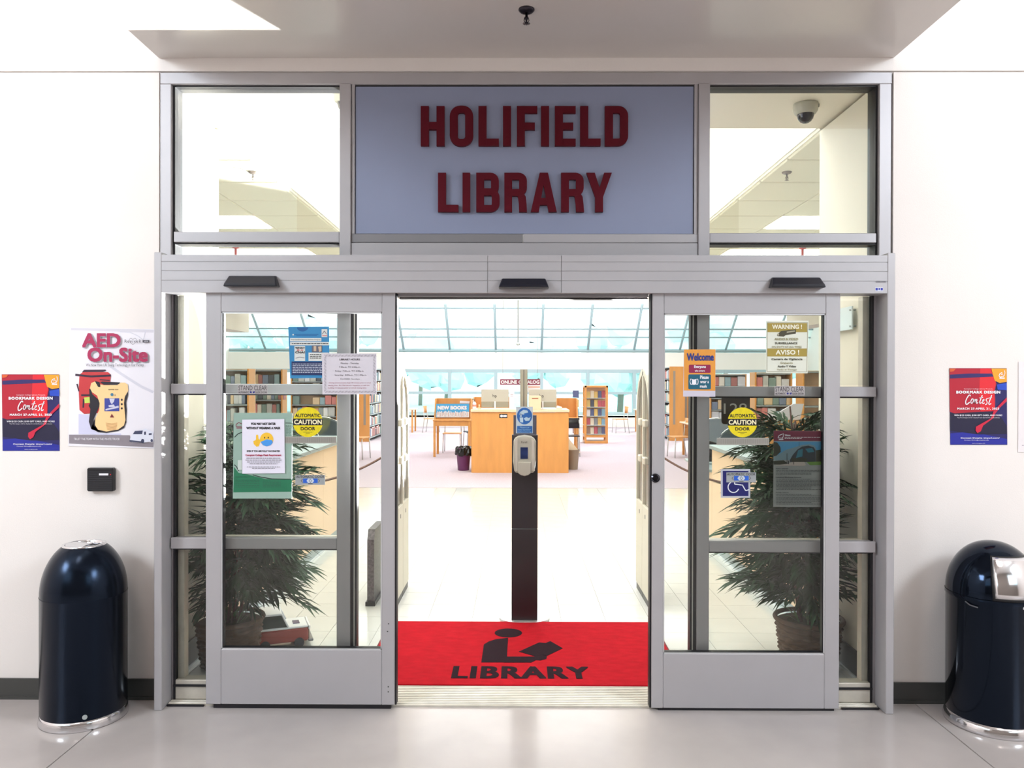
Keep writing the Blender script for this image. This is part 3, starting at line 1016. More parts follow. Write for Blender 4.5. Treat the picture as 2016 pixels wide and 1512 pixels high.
    sh.lay('headline', ink('wine', (172, 34, 84)), lambda f, Y: (text(f, 'AED', *p(190, 96), *p(650, 264), Y, .03, 3), text(f, 'On-Site', *p(254, 268), *p(974, 438), Y, .03, 3)))
    sh.lay('small_print', ink('slate', (60, 56, 70)), lambda f, Y: (text(f, 'We Now Have Life Saving Technology in Our Facility', *p(238, 458), *p(925, 500), Y, 0), text(f, 'ReviveR', *p(698, 172), *p(895, 210), Y, 0, 2, 1.3), f.Rr(*p(912, 180), *p(992, 208), Y), f.line(q([(795, 235), (760, 200), (752, 172), (770, 155), (797, 170), (822, 155), (840, 172), (832, 205), (795, 235)]), .5, Y)))
    sh.lay('white_print', K_WHITE, lambda f, Y: (text(f, 'TRUST THE TEAM WITH THE WHITE TRUCK', *p(92, 1345), *p(640, 1370), Y, .0), text(f, 'VIEW', *p(925, 186), *p(980, 202), Y, .0)))


aed()
# white sheet at the right picture edge
Sheet('paper_sheet', 'plain white sheet on the wall right of the right contest poster', 'paper', [(2005, 712), (2075, 712), (2075, 890), (2004, 890)], YW - .002, ink('bare_paper', (232, 226, 228))).lay('margin_note', ink('faint_grey', (170, 160, 170)), lambda f, Y: greek(f, 2012, 2060, 876, 1.6, Y, RNG))

# ---- notices on the sliding leaves
YG = YD + .0175
# blue programme flyer in a hanging sleeve
def flyer():
    p = lambda a, b: (560 + a / 6.875, 610 + b / 6.873)
    q = lambda pts: [p(*t) for t in pts]
    sh = Sheet('flyer', 'blue programme flyer in a sleeve on the left leaf, partly under the hours notice', 'flyer', [p(52, 232), p(603, 228), p(612, 920), p(78, 928)], YG, ink('flyer_blue', (58, 134, 184), .3))
    sh.lay('header_lines', ink('flyer_deep', (30, 92, 150)), lambda f, Y: (f.Rr(*p(110, 326), *p(460, 336), Y), f.Rr(*p(160, 344), *p(440, 352), Y), f.ell(*p(245, 238), 11, 8, Y, 20, 0, 180)))
    sh.lay('boxes', ink('flyer_pale', (214, 216, 212)), lambda f, Y: (f.Rr(*p(76, 382), *p(500, 426), Y), f.Rr(*p(76, 436), *p(606, 480), Y), f.Rr(*p(135, 490), *p(280, 692), Y), f.Rr(*p(326, 578), *p(600, 692), Y), f.Rr(*p(503, 262), *p(580, 368), Y), f.ell(*p(118, 336), 1.6, 1.6, Y, 10)))
    sh.lay('navy_box', ink('flyer_navy', (26, 44, 92)), lambda f, Y: f.Rr(*p(96, 700), *p(598, 884), Y))
    sh.lay('photo', ink('flyer_photo', (96, 96, 110)), lambda f, Y: (f.Rr(*p(370, 484), *p(510, 574), Y), f.line(q([(510, 330), (540, 285), (570, 330)]), 1.2, Y), f.line(q([(150, 655), (205, 640), (270, 650)]), 1, Y)))
    sh.lay('photo_figure', ink('flyer_tan', (200, 176, 150)), lambda f, Y: (f.Rr(*p(395, 490), *p(430, 560), Y), f.P(q([(455, 500), (500, 490), (500, 560), (470, 570)]), Y)))
    def t1(f, Y):
        text(f, 'WHAT', *p(145, 502), *p(276, 528), Y, .03)
        text(f, 'CNA?', *p(146, 560), *p(276, 590), Y, .03)
        text(f, 'Free Certified Nursing Assistant Program', *p(90, 394), *p(486, 416), Y, 0)
        greek(f, p(100, 0)[0], p(590, 0)[0], p(0, 450)[1], 1.6, Y, RNG)
        for k in range(3):
            greek(f, p(345, 0)[0], p(500, 0)[0], p(0, 600 + k * 24)[1], 1.3, Y, RNG)
    sh.lay('lettering', K_BLACK, t1)
    sh.lay('red_word', K_RED, lambda f, Y: (text(f, 'IS A', *p(170, 536), *p(255, 553), Y, .03), f.Rr(*p(512, 345), *p(578, 352), Y)))
    def t2(f, Y):
        for k in range(6):
            greek(f, p(110, 0)[0], p(560, 0)[0], p(0, 728 + k * 23)[1], 1.4, Y, RNG)
    sh.lay('white_print', ink('print_pale', (190, 196, 214)), t2)
    return sh


flyer()


def hours():
    p = lambda a, b: (560 + a / 6.875, 610 + b / 6.873)
    sh = Sheet('notice', 'white opening-hours notice with a striped border on the left leaf', 'notice', [p(508, 592), p(1245, 590), p(1250, 1142), p(515, 1145)], YG - .004, ink('paper_white', (212, 206, 214)))
    def bd(f, Y):
        for k in range(36):
            a = 540 + k * 19.5
            f.P([p(a, 604), p(a + 8, 604), p(a + 22, 634), p(a + 14, 634)], Y)
            f.P([p(a, 1096), p(a + 8, 1096), p(a + 22, 1124), p(a + 14, 1124)], Y)
        for k in range(23):
            b = 640 + k * 20
            f.P([p(538, b + 10), p(566, b - 4), p(566, b + 4), p(538, b + 18)], Y)
            f.P([p(1202, b + 10), p(1230, b - 4), p(1230, b + 4), p(1202, b + 18)], Y)
    sh.lay('border', ink('border_grey', (140, 132, 142)), bd)
    def t(f, Y):
        text(f, 'LIBRARY HOURS', *p(745, 658), *p(1022, 684), Y, .02)
        text(f, 'Monday - Thursday', *p(762, 712), *p(1006, 740), Y, .0)
        text(f, '7:30a.m. TO 6:00p.m.', *p(738, 764), *p(1028, 790), Y, .0)
        text(f, 'Friday: 7:30a.m. TO 4:00p.m.', *p(688, 818), *p(1076, 844), Y, .0)
        text(f, 'Saturday:  8:00a.m. TO 1:00p.m.', *p(680, 872), *p(1112, 898), Y, .0)
        text(f, 'CLOSED: Sundays', *p(755, 926), *p(1018, 950), Y, .0)
    sh.lay('lettering', ink('pencil', (70, 64, 72)), t)
    sh.lay('red_lines', ink('faded_red', (170, 96, 116)), lambda f, Y: [text(f, s_, *p(a, b), *p(c_, b + 22), Y, 0) for s_, a, b, c_ in (('Closing announcements begin 30 minutes prior to actual', 600, 978, 1168), ('closing time. ALL Patrons are requested to exit the', 592, 1014, 1150), ('building 15 minutes prior to actual closing time.', 590, 1048, 1112))])


hours()


def stand_clear(x0, y0, where):
    sh = Sheet('sticker', 'small clear door-warning sticker on the rail of the %s leaf' % where, 'sticker', rect(x0, y0, x0 + 59, y0 + 18.5), YG - .001, ink('clear_film', (176, 170, 170), .3), thick=.0004)
    sh.lay('lettering', ink('film_black', (34, 32, 40)), lambda f, Y: (text(f, 'STAND CLEAR', x0 + 1.5, y0 + 1.6, x0 + 57.5, y0 + 11, Y, .0), text(f, 'AUTOMATIC', x0 + 1.5, y0 + 13, x0 + 22, y0 + 17, Y, .01), text(f, 'SLIDE DOOR', x0 + 35, y0 + 13, x0 + 57.5, y0 + 17, Y, .01)))
    sh.lay('logo', ink('film_blue', (40, 44, 130)), lambda f, Y: (f.P([(x0 + 24, y0 + 12.4), (x0 + 28, y0 + 13.6), (x0 + 27, y0 + 17), (x0 + 24, y0 + 16)], Y), f.P([(x0 + 33.5, y0 + 12.4), (x0 + 29.6, y0 + 13.6), (x0 + 30.4, y0 + 17), (x0 + 33.5, y0 + 16)], Y)))


stand_clear(468, 757.5, 'left')
stand_clear(1525, 760, 'right')


def caution(cu, cv, where, half):
    sh = None
    n = 40
    quad = [(cu + 29.3 * math.cos(2 * PI * i / n), cv + 29.3 * math.sin(2 * PI * i / n)) for i in range(n)]
    sh = Sheet('sticker', 'round yellow and black caution sticker on the %s leaf' % where, 'sticker', quad, YG - .003, mat('sticker_yellow', (226, 206, 30), .35, var=.08, scale=60), thick=.0005)
    sh.lay('black_band', K_BLACK, lambda f, Y: (f.P([(cu - 29, cv - 7), (cu + 29, cv - 7), (cu + 29.3, cv), (cu + 29, cv + 6.4), (cu - 29, cv + 6.4), (cu - 29.3, cv)], Y), text(f, 'AUTOMATIC', cu - 25, cv - 16.6, cu + 25, cv - 9.5, Y, .02), text(f, 'DOOR', cu - 14, cv + 9.5, cu + 14.5, cv + 16.2, Y, .025), f.Rr(cu - 9, cv + 19.4, cu + 9, cv + 20.2, Y), f.Rr(cu - 4, cv + 21.6, cu + 4, cv + 22.3, Y)))
    sh.lay('band_word', ink('caution_cream', (240, 230, 190)), lambda f, Y: text(f, 'CAUTION', cu - 27, cv - 5, cu + 27.5, cv + 4.6, Y, .025))


caution(606, 831, 'left', 0)
caution(1461.5, 831.5, 'right', 0)


def strip(u0, v0, u1, v1, where):
    sh = Sheet('sticker', 'ribbed grey emergency strip, seen from its back, on the %s leaf' % where, 'sticker', rect(u0, v0, u1, v1), YG - .001, ink('film_grey', (164, 160, 152), .3), thick=.0004)
    def g_(f, Y):
        k = u0 + 1.5
        while k < u1 - 1:
            f.Rr(k, v0 + 2, k + .9, v1 - 2, Y)
            k += 2.1
    sh.lay('reversed_print', ink('film_dim', (132, 128, 122)), g_)


strip(560.5, 859.5, 662.5, 873, 'left')
strip(1411, 862, 1514, 876, 'right')


def auto_tag(x0, y0, lab, Y):
    sh = Sheet('sticker', lab, 'sticker', rect(x0, y0, x0 + 58.5, y0 + 19.5), Y, ink('tag_silver', (158, 162, 164), .3), thick=.0004)
    sh.lay('blue_bar', ink('tag_blue', (34, 92, 196)), lambda f, Y_: f.Rr(x0 + 15, y0 + 7, x0 + 44, y0 + 16, Y_))
    sh.lay('pale_hexagon', ink('tag_pale', (196, 206, 220)), lambda f, Y_: f.P([(x0 + 25, y0 + 7.2), (x0 + 34, y0 + 7.2), (x0 + 37, y0 + 11.5), (x0 + 34, y0 + 15.8), (x0 + 25, y0 + 15.8), (x0 + 22, y0 + 11.5)], Y_))
    sh.lay('lettering', ink('tag_black', (30, 34, 44)), lambda f, Y_: (text(f, 'AUTOMATIC DOOR', x0 + 1.5, y0 + 1.0, x0 + 57, y0 + 6.2, Y_, .0), f.line([(x0 + 29.5, y0 + 8), (x0 + 32, y0 + 11.5), (x0 + 29.5, y0 + 15), (x0 + 27, y0 + 11.5), (x0 + 29.5, y0 + 8)], .7, Y_), f.line([(x0 + 14, y0 + 8), (x0 + 11, y0 + 11.5), (x0 + 14, y0 + 15)], .7, Y_), f.line([(x0 + 45, y0 + 8), (x0 + 48, y0 + 11.5), (x0 + 45, y0 + 15)], .7, Y_), f.Rr(x0 + 25, y0 + 16.8, x0 + 34, y0 + 18, Y_)))


auto_tag(581.5, 935, 'silver and blue automatic-door sticker on the left leaf', YG - .001)


def green_poster():
    p = lambda a, b: (430 + a / 7.558, 800 + b / 7.56)
    q = lambda pts: [p(*t) for t in pts]
    sh = Sheet('poster', 'pale green information poster behind the mask notice on the left leaf', 'poster', [p(228, 96), p(1100, 98), p(1095, 1372), p(215, 1372)], YG, ink('sage', (150, 176, 164), .3))
    sh.lay('green_field', ink('forest', (28, 112, 78)), lambda f, Y: f.P(q([(232, 900), (300, 990), (420, 1010), (700, 1080), (1096, 1092), (1094, 1270), (222, 1280)]), Y))
    sh.lay('curve', ink('near_black_green', (16, 30, 30)), lambda f, Y: (f.line(q([(240, 460), (290, 410), (352, 385)]), 1.6, Y), f.line(q([(236, 868), (270, 900), (300, 960)]), 1.6, Y), f.line(q([(510, 1020), (640, 1055), (800, 1080), (1090, 1085)]), 1.6, Y), f.line(q([(1000, 248), (1095, 250)]), 1.2, Y)))
    def g_(f, Y):
        for k in range(5):
            greek(f, p(250, 0)[0], p(610, 0)[0], p(0, 1095 + k * 26)[1], .8, Y, RNG)
            greek(f, p(660, 0)[0], p(930, 0)[0], p(0, 1110 + k * 22)[1], .8, Y, RNG)
        for k in range(8):
            greek(f, p(1002, 0)[0], p(1080, 0)[0], p(0, 285 + k * 20)[1], .7, Y, RNG)
        text(f, 'Bachelor Degrees', *p(255, 1042), *p(470, 1058), Y, .02)
    sh.lay('fine_print', ink('green_ink', (40, 84, 70)), g_)
    sh.lay('emblem', K_MAR, lambda f, Y: (f.line(q([(350, 262), (300, 240), (262, 270), (262, 300), (345, 300)]), 1.2, Y), f.Rr(*p(268, 314), *p(350, 328), Y)))
    sh.lay('small_card', ink('card_pale', (196, 206, 200)), lambda f, Y: f.Rr(*p(288, 800), *p(352, 945), Y))


green_poster()


def mask_notice():
    p = lambda a, b: (430 + a / 7.558, 800 + b / 7.56)
    q = lambda pts: [p(*t) for t in pts]
    sh = Sheet('notice', 'white face-mask notice with a yellow masked face, on the green poster', 'notice', [p(355, 198), p(980, 190), p(990, 995), p(357, 1002)], YG - .006, ink('notice_white', (228, 224, 238)))
    sh.lay('headline', K_BLACK, lambda f, Y: (text(f, 'YOU MAY NOT ENTER', *p(482, 242), *p(852, 280), Y, .04), text(f, 'WITHOUT WEARING A MASK', *p(415, 305), *p(922, 342), Y, .04), text(f, 'EVEN IF YOU ARE FULLY VACCINATED', *p(422, 652), *p(916, 680), Y, .03)))
    sh.lay('face', ink('face_yellow', (240, 190, 50)), lambda f, Y: (f.ell(*p(718, 492), 13.2, 13.4, Y, 30), f.P(q([(560, 490), (560, 430), (575, 420), (592, 430), (596, 480), (622, 500), (622, 540), (600, 595), (565, 600), (525, 560), (520, 515), (550, 505)]), Y)))
    sh.lay('face_shade', ink('face_orange', (214, 150, 30)), lambda f, Y: (f.line(q([(560, 515), (610, 515)]), .6, Y), f.line(q([(560, 545), (612, 545)]), .6, Y), f.line(q([(563, 572), (605, 572)]), .6, Y)))
    sh.lay('mask', ink('mask_blue', (70, 150, 226)), lambda f, Y: f.P(q([(628, 530), (720, 490), (800, 505), (808, 540), (775, 580), (720, 595), (665, 580)]), Y))
    sh.lay('eyes', K_BLACK, lambda f, Y: (f.ell(*p(688, 466), 1.1, 1.8, Y, 12), f.ell(*p(741, 465), 1.1, 1.8, Y, 12)))
    sh.lay('red_line', ink('notice_red', (170, 30, 70)), lambda f, Y: text(f, 'Compton College Mask Requirement', *p(402, 712), *p(936, 746), Y, .03))
    def g_(f, Y):
        for k, (a, b) in enumerate(((415, 922), (402, 938), (425, 912), (465, 876))):
            greek(f, p(a, 0)[0], p(b, 0)[0], p(0, 766 + k * 28)[1], 1.3, Y, RNG)
        greek(f, p(422, 0)[0], p(918, 0)[0], p(0, 898)[1], .9, Y, RNG)
        greek(f, p(500, 0)[0], p(840, 0)[0], p(0, 920)[1], .9, Y, RNG)
    sh.lay('small_print', K_GREY, g_)


mask_notice()


def welcome():
    p = lambda a, b: (1250 + a / 6.875, 600 + b / 6.873)
    q = lambda pts: [p(*t) for t in pts]
    sh = Sheet('sign', 'orange and white welcome sign asking for masks, on the right leaf', 'sign', [p(662, 606), p(1092, 602), p(1088, 1245), p(652, 1242)], YG - .002, ink('sheet_lilac', (206, 200, 214)))
    sh.lay('orange_field', mat('ink_orange_field', (226, 152, 62), .5, var=.1, scale=5), lambda f, Y: f.P(q([(666, 606), (1090, 604), (1088, 1165), (662, 1160)]), Y))
    def rr(f, x0, y0, x1, y1, r, Y):
        pts = []
        for cx, cy, a in ((x1 - r, y0 + r, -90), (x1 - r, y1 - r, 0), (x0 + r, y1 - r, 90), (x0 + r, y0 + r, 180)):
            for i in range(5):
                t = R(a + 22.5 * i)
                pts.append(p(cx + r * math.cos(t), cy + r * math.sin(t)))
        f.P(pts, Y)
    sh.lay('maroon_box', ink('box_maroon', (146, 28, 74)), lambda f, Y: rr(f, 730, 812, 1025, 922, 14, Y))
    sh.lay('teal_box', ink('box_teal', (18, 92, 116)), lambda f, Y: rr(f, 724, 942, 1028, 1144, 16, Y))
    sh.lay('headline', ink('welcome_blue', (34, 52, 128)), lambda f, Y: text(f, 'Welcome', *p(702, 656), *p(1068, 758), Y, .025, 3))
    sh.lay('white_print', K_WHITE, lambda f, Y: (text(f, 'Everyone', *p(802, 818), *p(960, 868), Y, .02), text(f, 'who enters:', *p(810, 880), *p(948, 906), Y, .01), text(f, 'Please', *p(882, 956), *p(998, 1004), Y, .02), text(f, 'wear a', *p(882, 1030), *p(1000, 1062), Y, .02), text(f, 'mask', *p(880, 1082), *p(976, 1122), Y, .02),
        f.P(q([(772, 1005), (800, 1012), (830, 1003), (830, 1076), (800, 1084), (772, 1078)]), Y), f.line(q([(775, 1008), (752, 1005), (746, 1040), (754, 1076), (775, 1074)]), 1.2, Y), f.line(q([(828, 1008), (850, 1005), (857, 1040), (850, 1076), (828, 1074)]), 1.2, Y)))


welcome()


def warning():
    p = lambda a, b: (1260 + a / 3.6, 480 + b / 3.6)
    q = lambda pts: [p(*t) for t in pts]
    sh = Sheet('sign', 'olive and white bilingual surveillance warning sign on the right leaf', 'sign', [p(893, 545), p(1195, 545), p(1188, 918), p(893, 915)], YG, ink('sign_pale', (226, 228, 214), .3))
    sh.lay('border', ink('sign_border', (150, 148, 122)), lambda f, Y: f.line(q([(902, 558), (1188, 558), (1182, 908), (900, 905), (902, 558)]), 1.0, Y))
    sh.lay('olive_bands', ink('olive', (166, 144, 62)), lambda f, Y: (f.Rr(*p(904, 562), *p(1184, 626), Y), f.Rr(*p(903, 742), *p(1182, 798), Y)))
    sh.lay('camera_picture', ink('cam_dark', (70, 64, 44)), lambda f, Y: f.P(q([(975, 640), (1000, 618), (1105, 606), (1105, 636), (1030, 648), (1020, 658), (980, 655), (970, 648)]), Y))
    sh.lay('camera_highlight', ink('cam_light', (170, 164, 140)), lambda f, Y: (f.P(q([(1040, 622), (1098, 614), (1098, 622), (1040, 632)]), Y), f.ell(*p(980, 642), 1.8, 2.6, Y, 12)))
    sh.lay('white_words', ink('sign_cream', (238, 234, 210)), lambda f, Y: (text(f, 'WARNING !', *p(936, 572), *p(1148, 604), Y, .03), text(f, 'AVISO !', *p(962, 752), *p(1128, 786), Y, .03)))
    sh.lay('dark_words', ink('sign_dark', (72, 70, 52)), lambda f, Y: (text(f, 'SURVEILLANCE', *p(957, 697), *p(1116, 712), Y, .03), text(f, 'Camara de Vigilancia', *p(932, 810), *p(1152, 828), Y, .025), text(f, 'Audio Y Video', *p(976, 861), *p(1106, 876), Y, .025)))
    sh.lay('pale_words', ink('sign_dim', (158, 152, 116)), lambda f, Y: (text(f, 'AUDIO & VIDEO', *p(954, 667), *p(1122, 684), Y, .03), text(f, 'ON DUTY AT ALL TIMES', *p(934, 724), *p(1146, 738), Y, .02), text(f, 'Grabando', *p(994, 837), *p(1084, 851), Y, .02), text(f, 'Todo el Tiempo', *p(970, 886), *p(1112, 901), Y, .02)))


warning()

# accessibility decal with the automatic-door tag over it
sh = Sheet('decal', 'navy wheelchair-access decal with a silver tag over it, right leaf', 'sticker', rect(1419, 923.5, 1477, 980), YG, ink('decal_silver', (184, 186, 196), .3), thick=.0004)
sh.lay('navy_field', ink('decal_navy', (16, 18, 96)), lambda f, Y: f.Rr(1423, 927, 1473.5, 976.5, Y))
def wheel(f, Y):
    f.line([(1447, 945), (1446, 953), (1462, 955)], 1.9, Y)
    f.line([(1461, 954), (1468, 966), (1475, 964)], 2.0, Y)
    pts = [(1443.5 + 10.5 * math.cos(R(a)), 959.5 + 10.5 * math.sin(R(a))) for a in range(-108, -360 - 20, -14)]
    pts = [(1444 + 10.6 * math.cos(R(a)), 959 + 10.6 * math.sin(R(a))) for a in range(20, 258, 14)]
    f.line(pts, 2.0, Y)
sh.lay('wheelchair_symbol', ink('decal_white', (224, 226, 234)), wheel)
auto_tag(1430, 930, 'silver and blue automatic-door sticker overlapping the wheelchair decal', YG - .0022)


def vision():
    p = lambda a, b: (1430 + a / 6.576, 780 + b / 6.574)
    q = lambda pts: [p(*t) for t in pts]
    sh = Sheet('poster', 'poster with a maroon header and a photo of an arched building, right leaf', 'poster', [p(612, 446), p(1245, 450), p(1245, 1436), p(606, 1432)], YG + .014, ink('poster_grey', (146, 150, 148), .35))
    sh.lay('maroon_header', ink('header_wine', (116, 34, 62)), lambda f, Y: f.P(q([(613, 448), (1244, 452), (1244, 578), (612, 578)]), Y))
    sh.lay('photo_sky', ink('photo_sky', (74, 146, 190)), lambda f, Y: f.P(q([(612, 588), (1244, 588), (1244, 760), (612, 760)]), Y))
    sh.lay('photo_roof', ink('photo_roof', (112, 138, 148)), lambda f, Y: f.P(q([(612, 790), (700, 740), (760, 700), (920, 650), (980, 632), (1080, 622), (1140, 640), (1165, 680), (1160, 820), (612, 830)]), Y))
    sh.lay('photo_arch', ink('photo_arch', (38, 48, 56)), lambda f, Y: f.P(q([(820, 830), (860, 760), (920, 690), (980, 652), (1060, 640), (1130, 660), (1155, 700), (1158, 850), (820, 850)]), Y))
    sh.lay('photo_glass', ink('photo_glass', (40, 110, 130)), lambda f, Y: (f.P(q([(1020, 680), (1110, 670), (1140, 720), (1060, 730)]), Y), f.P(q([(930, 700), (990, 680), (985, 780), (900, 800)]), Y)))
    sh.lay('photo_trees', ink('photo_trees', (44, 48, 34)), lambda f, Y: (f.P(q([(612, 590), (660, 600), (700, 660), (705, 720), (650, 770), (612, 780)]), Y), f.P(q([(1160, 700), (1244, 690), (1244, 850), (1160, 850)]), Y), f.P(q([(612, 840), (740, 830), (800, 870), (700, 885), (612, 885)]), Y), f.P(q([(840, 800), (1040, 800), (1050, 850), (850, 860)]), Y)))
    sh.lay('photo_lawn', ink('photo_lawn', (96, 136, 56)), lambda f, Y: f.P(q([(1040, 850), (1244, 845), (1244, 888), (1080, 892)]), Y))
    sh.lay('photo_path', ink('photo_path', (180, 168, 160)), lambda f, Y: f.P(q([(640, 892), (780, 880), (860, 850), (1010, 850), (1030, 892), (1000, 900), (640, 898)]), Y))
    sh.lay('photo_people', ink('photo_dark', (24, 22, 30)), lambda f, Y: (f.Rr(*p(782, 740), *p(788, 875), Y), f.Rr(*p(800, 835), *p(810, 880), Y), f.Rr(*p(868, 845), *p(876, 885), Y), f.Rr(*p(940, 588), *p(944, 650), Y)))
    sh.lay('white_print', K_WHITE, lambda f, Y: (text(f, 'Vision', *p(755, 494), *p(830, 516), Y, .03), f.line(q([(725, 490), (680, 510), (668, 540), (735, 545)]), 1.2, Y), f.line(q([(735, 480), (738, 520), (725, 540)]), 1.1, Y), f.Rr(*p(678, 554), *p(738, 566), Y), greek(f, p(755, 0)[0], p(1225, 0)[0], p(0, 528)[1], .9, Y, RNG), greek(f, p(755, 0)[0], p(975, 0)[0], p(0, 545)[1], .9, Y, RNG)))
    def g_(f, Y):
        for v in (958, 975, 992, 1008, 1072, 1090, 1106, 1122, 1138, 1155, 1172, 1188, 1205, 1268, 1286, 1310, 1326, 1342, 1358, 1376, 1394):
            greek(f, p(645, 0)[0], p(1225 if v % 4 else 1100, 0)[0], p(0, v)[1], .8, Y, RNG)
        text(f, 'Mission Statement', *p(642, 930), *p(802, 944), Y, .03)
        text(f, 'Institutional Effectiveness Outcomes', *p(640, 1042), *p(970, 1058), Y, .03)
        text(f, 'Strategic Initiatives', *p(640, 1240), *p(806, 1254), Y, .03)
    sh.lay('small_print', ink('print_slate', (66, 70, 76)), g_)


vision()
# room-number plaque on the fixed sidelite
YP = YX + .026
pts = []
for cx, cy, a in ((1471, 784, -90), (1471, 829, 0), (1425, 829, 90), (1425, 784, 180)):
    for i in range(5):
        t = R(a + 22.5 * i)
        pts.append((cx + 5 * math.cos(t), cy + 6 * math.sin(t)))
sh = Sheet('plaque', 'dark brown room-number plaque on the right sidelite behind the caution sticker', 'sign', pts, YP, mat('plaque_brown', (62, 54, 48), .4), thick=.004)
sh.lay('number', ink('plaque_number', (190, 186, 176)), lambda f, Y: text(f, '128', 1425, 794, 1470.5, 815, Y, .0, 3))

# ---- motion sensors on the header
def sensor(cu, v0, v1, half, label):
    Yf = YH - .001
    c0 = at(cu, (v0 + v1) / 2, Yf)
    t = thing('motion_sensor', (c0.x, Yf, c0.z), label, 'sensor')
    a, b = half, half - 7
    zt, zb2 = at(cu, v0, Yf).z, at(cu, v1, Yf).z
    s = Yf / F
    hw, hn = a * s, b * s
    vs = []
    pr = [(0, zt, hn), (-.022, zt - .004, hn), (-.05, zb2 + .016, hn + .008), (-.055, zb2 + .004, hw - .002), (-.045, zb2, hw), (0, zb2, hw)]
    for sx in (-1, 1):
        for dy, zz, w_ in pr:
            vs.append((c0.x + sx * w_, Yf + dy, zz))
    n = len(pr)
    fs = [list(range(n)), list(range(2 * n - 1, n - 1, -1))] + [(i, (i + 1) % n, n + (i + 1) % n, n + i) for i in range(n)]
    MB().add(vs, fs).build('housing', mat('sensor_black', (20, 22, 34), .3), t, bevel=.004)
    MB().prismx([(Yf - .049, zb2 + .013), (Yf - .053, zb2 + .005), (Yf - .052, zb2 + .0045), (Yf - .048, zb2 + .0125)], c0.x - hn * .8, c0.x + hn * .8).build('lens', mat('sensor_lens', (34, 40, 60), .1), t)


sensor(499, 543, 566, 53, 'black motion sensor on the header above the left leaf')
sensor(1031, 548, 569, 49.5, 'black motion sensor at the middle of the header')
sensor(1565.5, 546, 568, 53, 'black motion sensor on the header above the right leaf')
sh = Sheet('label_plate', 'tiny grey and blue maker labels at the right end of the header', 'label', rect(1723, 565.5, 1738.5, 573.5), YH, ink('plate_pale', (200, 204, 220)), thick=.0004)
sh.lay('blue_mark', ink('plate_blue', (40, 50, 170)), lambda f, Y: (f.Rr(1724, 567, 1728, 571.5, Y), f.Rr(1734, 567, 1738, 571.5, Y), f.ell(1731, 569, 1.6, 2, Y, 12)))
sh.lay('maker_name', ink('plate_grey', (120, 118, 124)), lambda f, Y: text(f, 'SLIDING DOORS', 1724, 553, 1744, 556.5, Y, .02))

# ---- wall card reader
c0 = at(203.5, 943, YW)
cr_ = thing('card_reader', (c0.x, YW, c0.z), 'black square card reader on the wall below the defibrillator notice', 'card reader')
a, b = at(177.5, 920, YW), at(229, 966, YW)
MB().cbox(a.x, b.x, YW - .034, YW, b.z, a.z, .006).build('body', M_BLACK, cr_)
for k in range(9):
    zz = b.z + .008 + k * (a.z - b.z - .02) / 9
    MB().box(a.x + .006, b.x - .006, YW - .0348, YW - .033, zz, zz + .006).build('ridge', mat('reader_ridge', (34, 34, 40), .45), cr_)
p0, p1 = at(195, 932, YW - .036), at(213, 936, YW - .036)
MB().box(p0.x, p1.x, YW - .0365, YW - .034, p1.z, p0.z).build('label_strip', K_WHITE, cr_)
p0 = at(216.5, 933.5, YW - .036)
MB().box(p0.x, p0.x + .004, YW - .0365, YW - .034, p0.z - .004, p0.z).build('indicator', mat('indicator_red', (210, 30, 40), .4, emit=.6), cr_)

# ---- sprinklers
def sprinkler(x, y, zc, label, m, s=1.0):
    t = thing('sprinkler', (x, y, zc), label, 'sprinkler')
    MB().lathe((x, y, zc), [(.036 * s, 0), (.036 * s, -.004), (.028 * s, -.012), (.016 * s, -.016)], 24).build('escutcheon', m, t)
    MB().lathe((x, y, zc), [(.006 * s, -.014), (.006 * s, -.034), (.010 * s, -.036), (.010 * s, -.042), (.004 * s, -.046), (.004 * s, -.056)], 12).build('body', m, t)
    for sx in (-1, 1):
        MB().tube([(x + sx * .009 * s, y, zc - .038), (x + sx * .011 * s, y, zc - .05), (x + sx * .003 * s, y, zc - .062)], .0018, 6).build('frame_arm', m, t)
    mb = MB().lathe((x, y, zc), [(.007 * s, -.058), (.008 * s, -.060), (.007 * s, -.062)], 12)
    for k in range(12):
        a = 2 * PI * k / 12
        c_, s_ = math.cos(a), math.sin(a)
        q = lambda r, w: (x + r * c_ - w * s_, y + r * s_ + w * c_, zc - .060 - (r - .007) * .25)
        mb.add([q(.006, -.0015), q(.017 * s, -.0028), q(.017 * s, .0028), q(.006, .0015)], [(0, 1, 2, 3)])
    mb.build('deflector', m, t)


M_DK = mat('dark_bronze', (44, 40, 48), .35, metal=.7)
q = at(1036.5, 24, 1.0)
Ysp = (ZS - CAMZ) * F / (750 - 20)
sprinkler(X(1036.5, Ysp, 24), Ysp, ZS, 'dark sprinkler head on the soffit above the entrance', M_DK, 1.0)
M_SP2 = mat('brass_grey', (130, 118, 108), .4, metal=.4)
for uu, nm in ((498, 'left'), (1549, 'right')):
    y_ = (ZLC - CAMZ) * F / (750 - 338)
    sprinkler(X(uu, y_, 340), y_, ZLC - .004, 'small sprinkler in the %s tile ceiling inside the library' % nm, M_SP2, 1.0)

# ---- dome cameras under the low ceiling
def dome(x, y, zc, label):
    t = thing('dome_camera', (x, y, zc), label, 'camera')
    MB().lathe((x, y, zc), [(.068, 0), (.070, -.012), (.066, -.040), (.056, -.056), (.046, -.060)], 32).build('housing', mat('camera_grey', (190, 188, 172), .45), t)
    MB().lathe((x, y, zc), [(.047, -.056), (.0465, -.066), (.041, -.084), (.030, -.099), (.015, -.108), (.001, -.110)], 28, False).build('dome', mat('smoked_dome', (34, 34, 42), .08), t)
    MB().lathe((x + .058, y - .03, zc), [(.009, -.010), (.009, -.026), (.004, -.028)], 10).build('screw_cap', mat('camera_grey2', (160, 158, 146), .5), t)


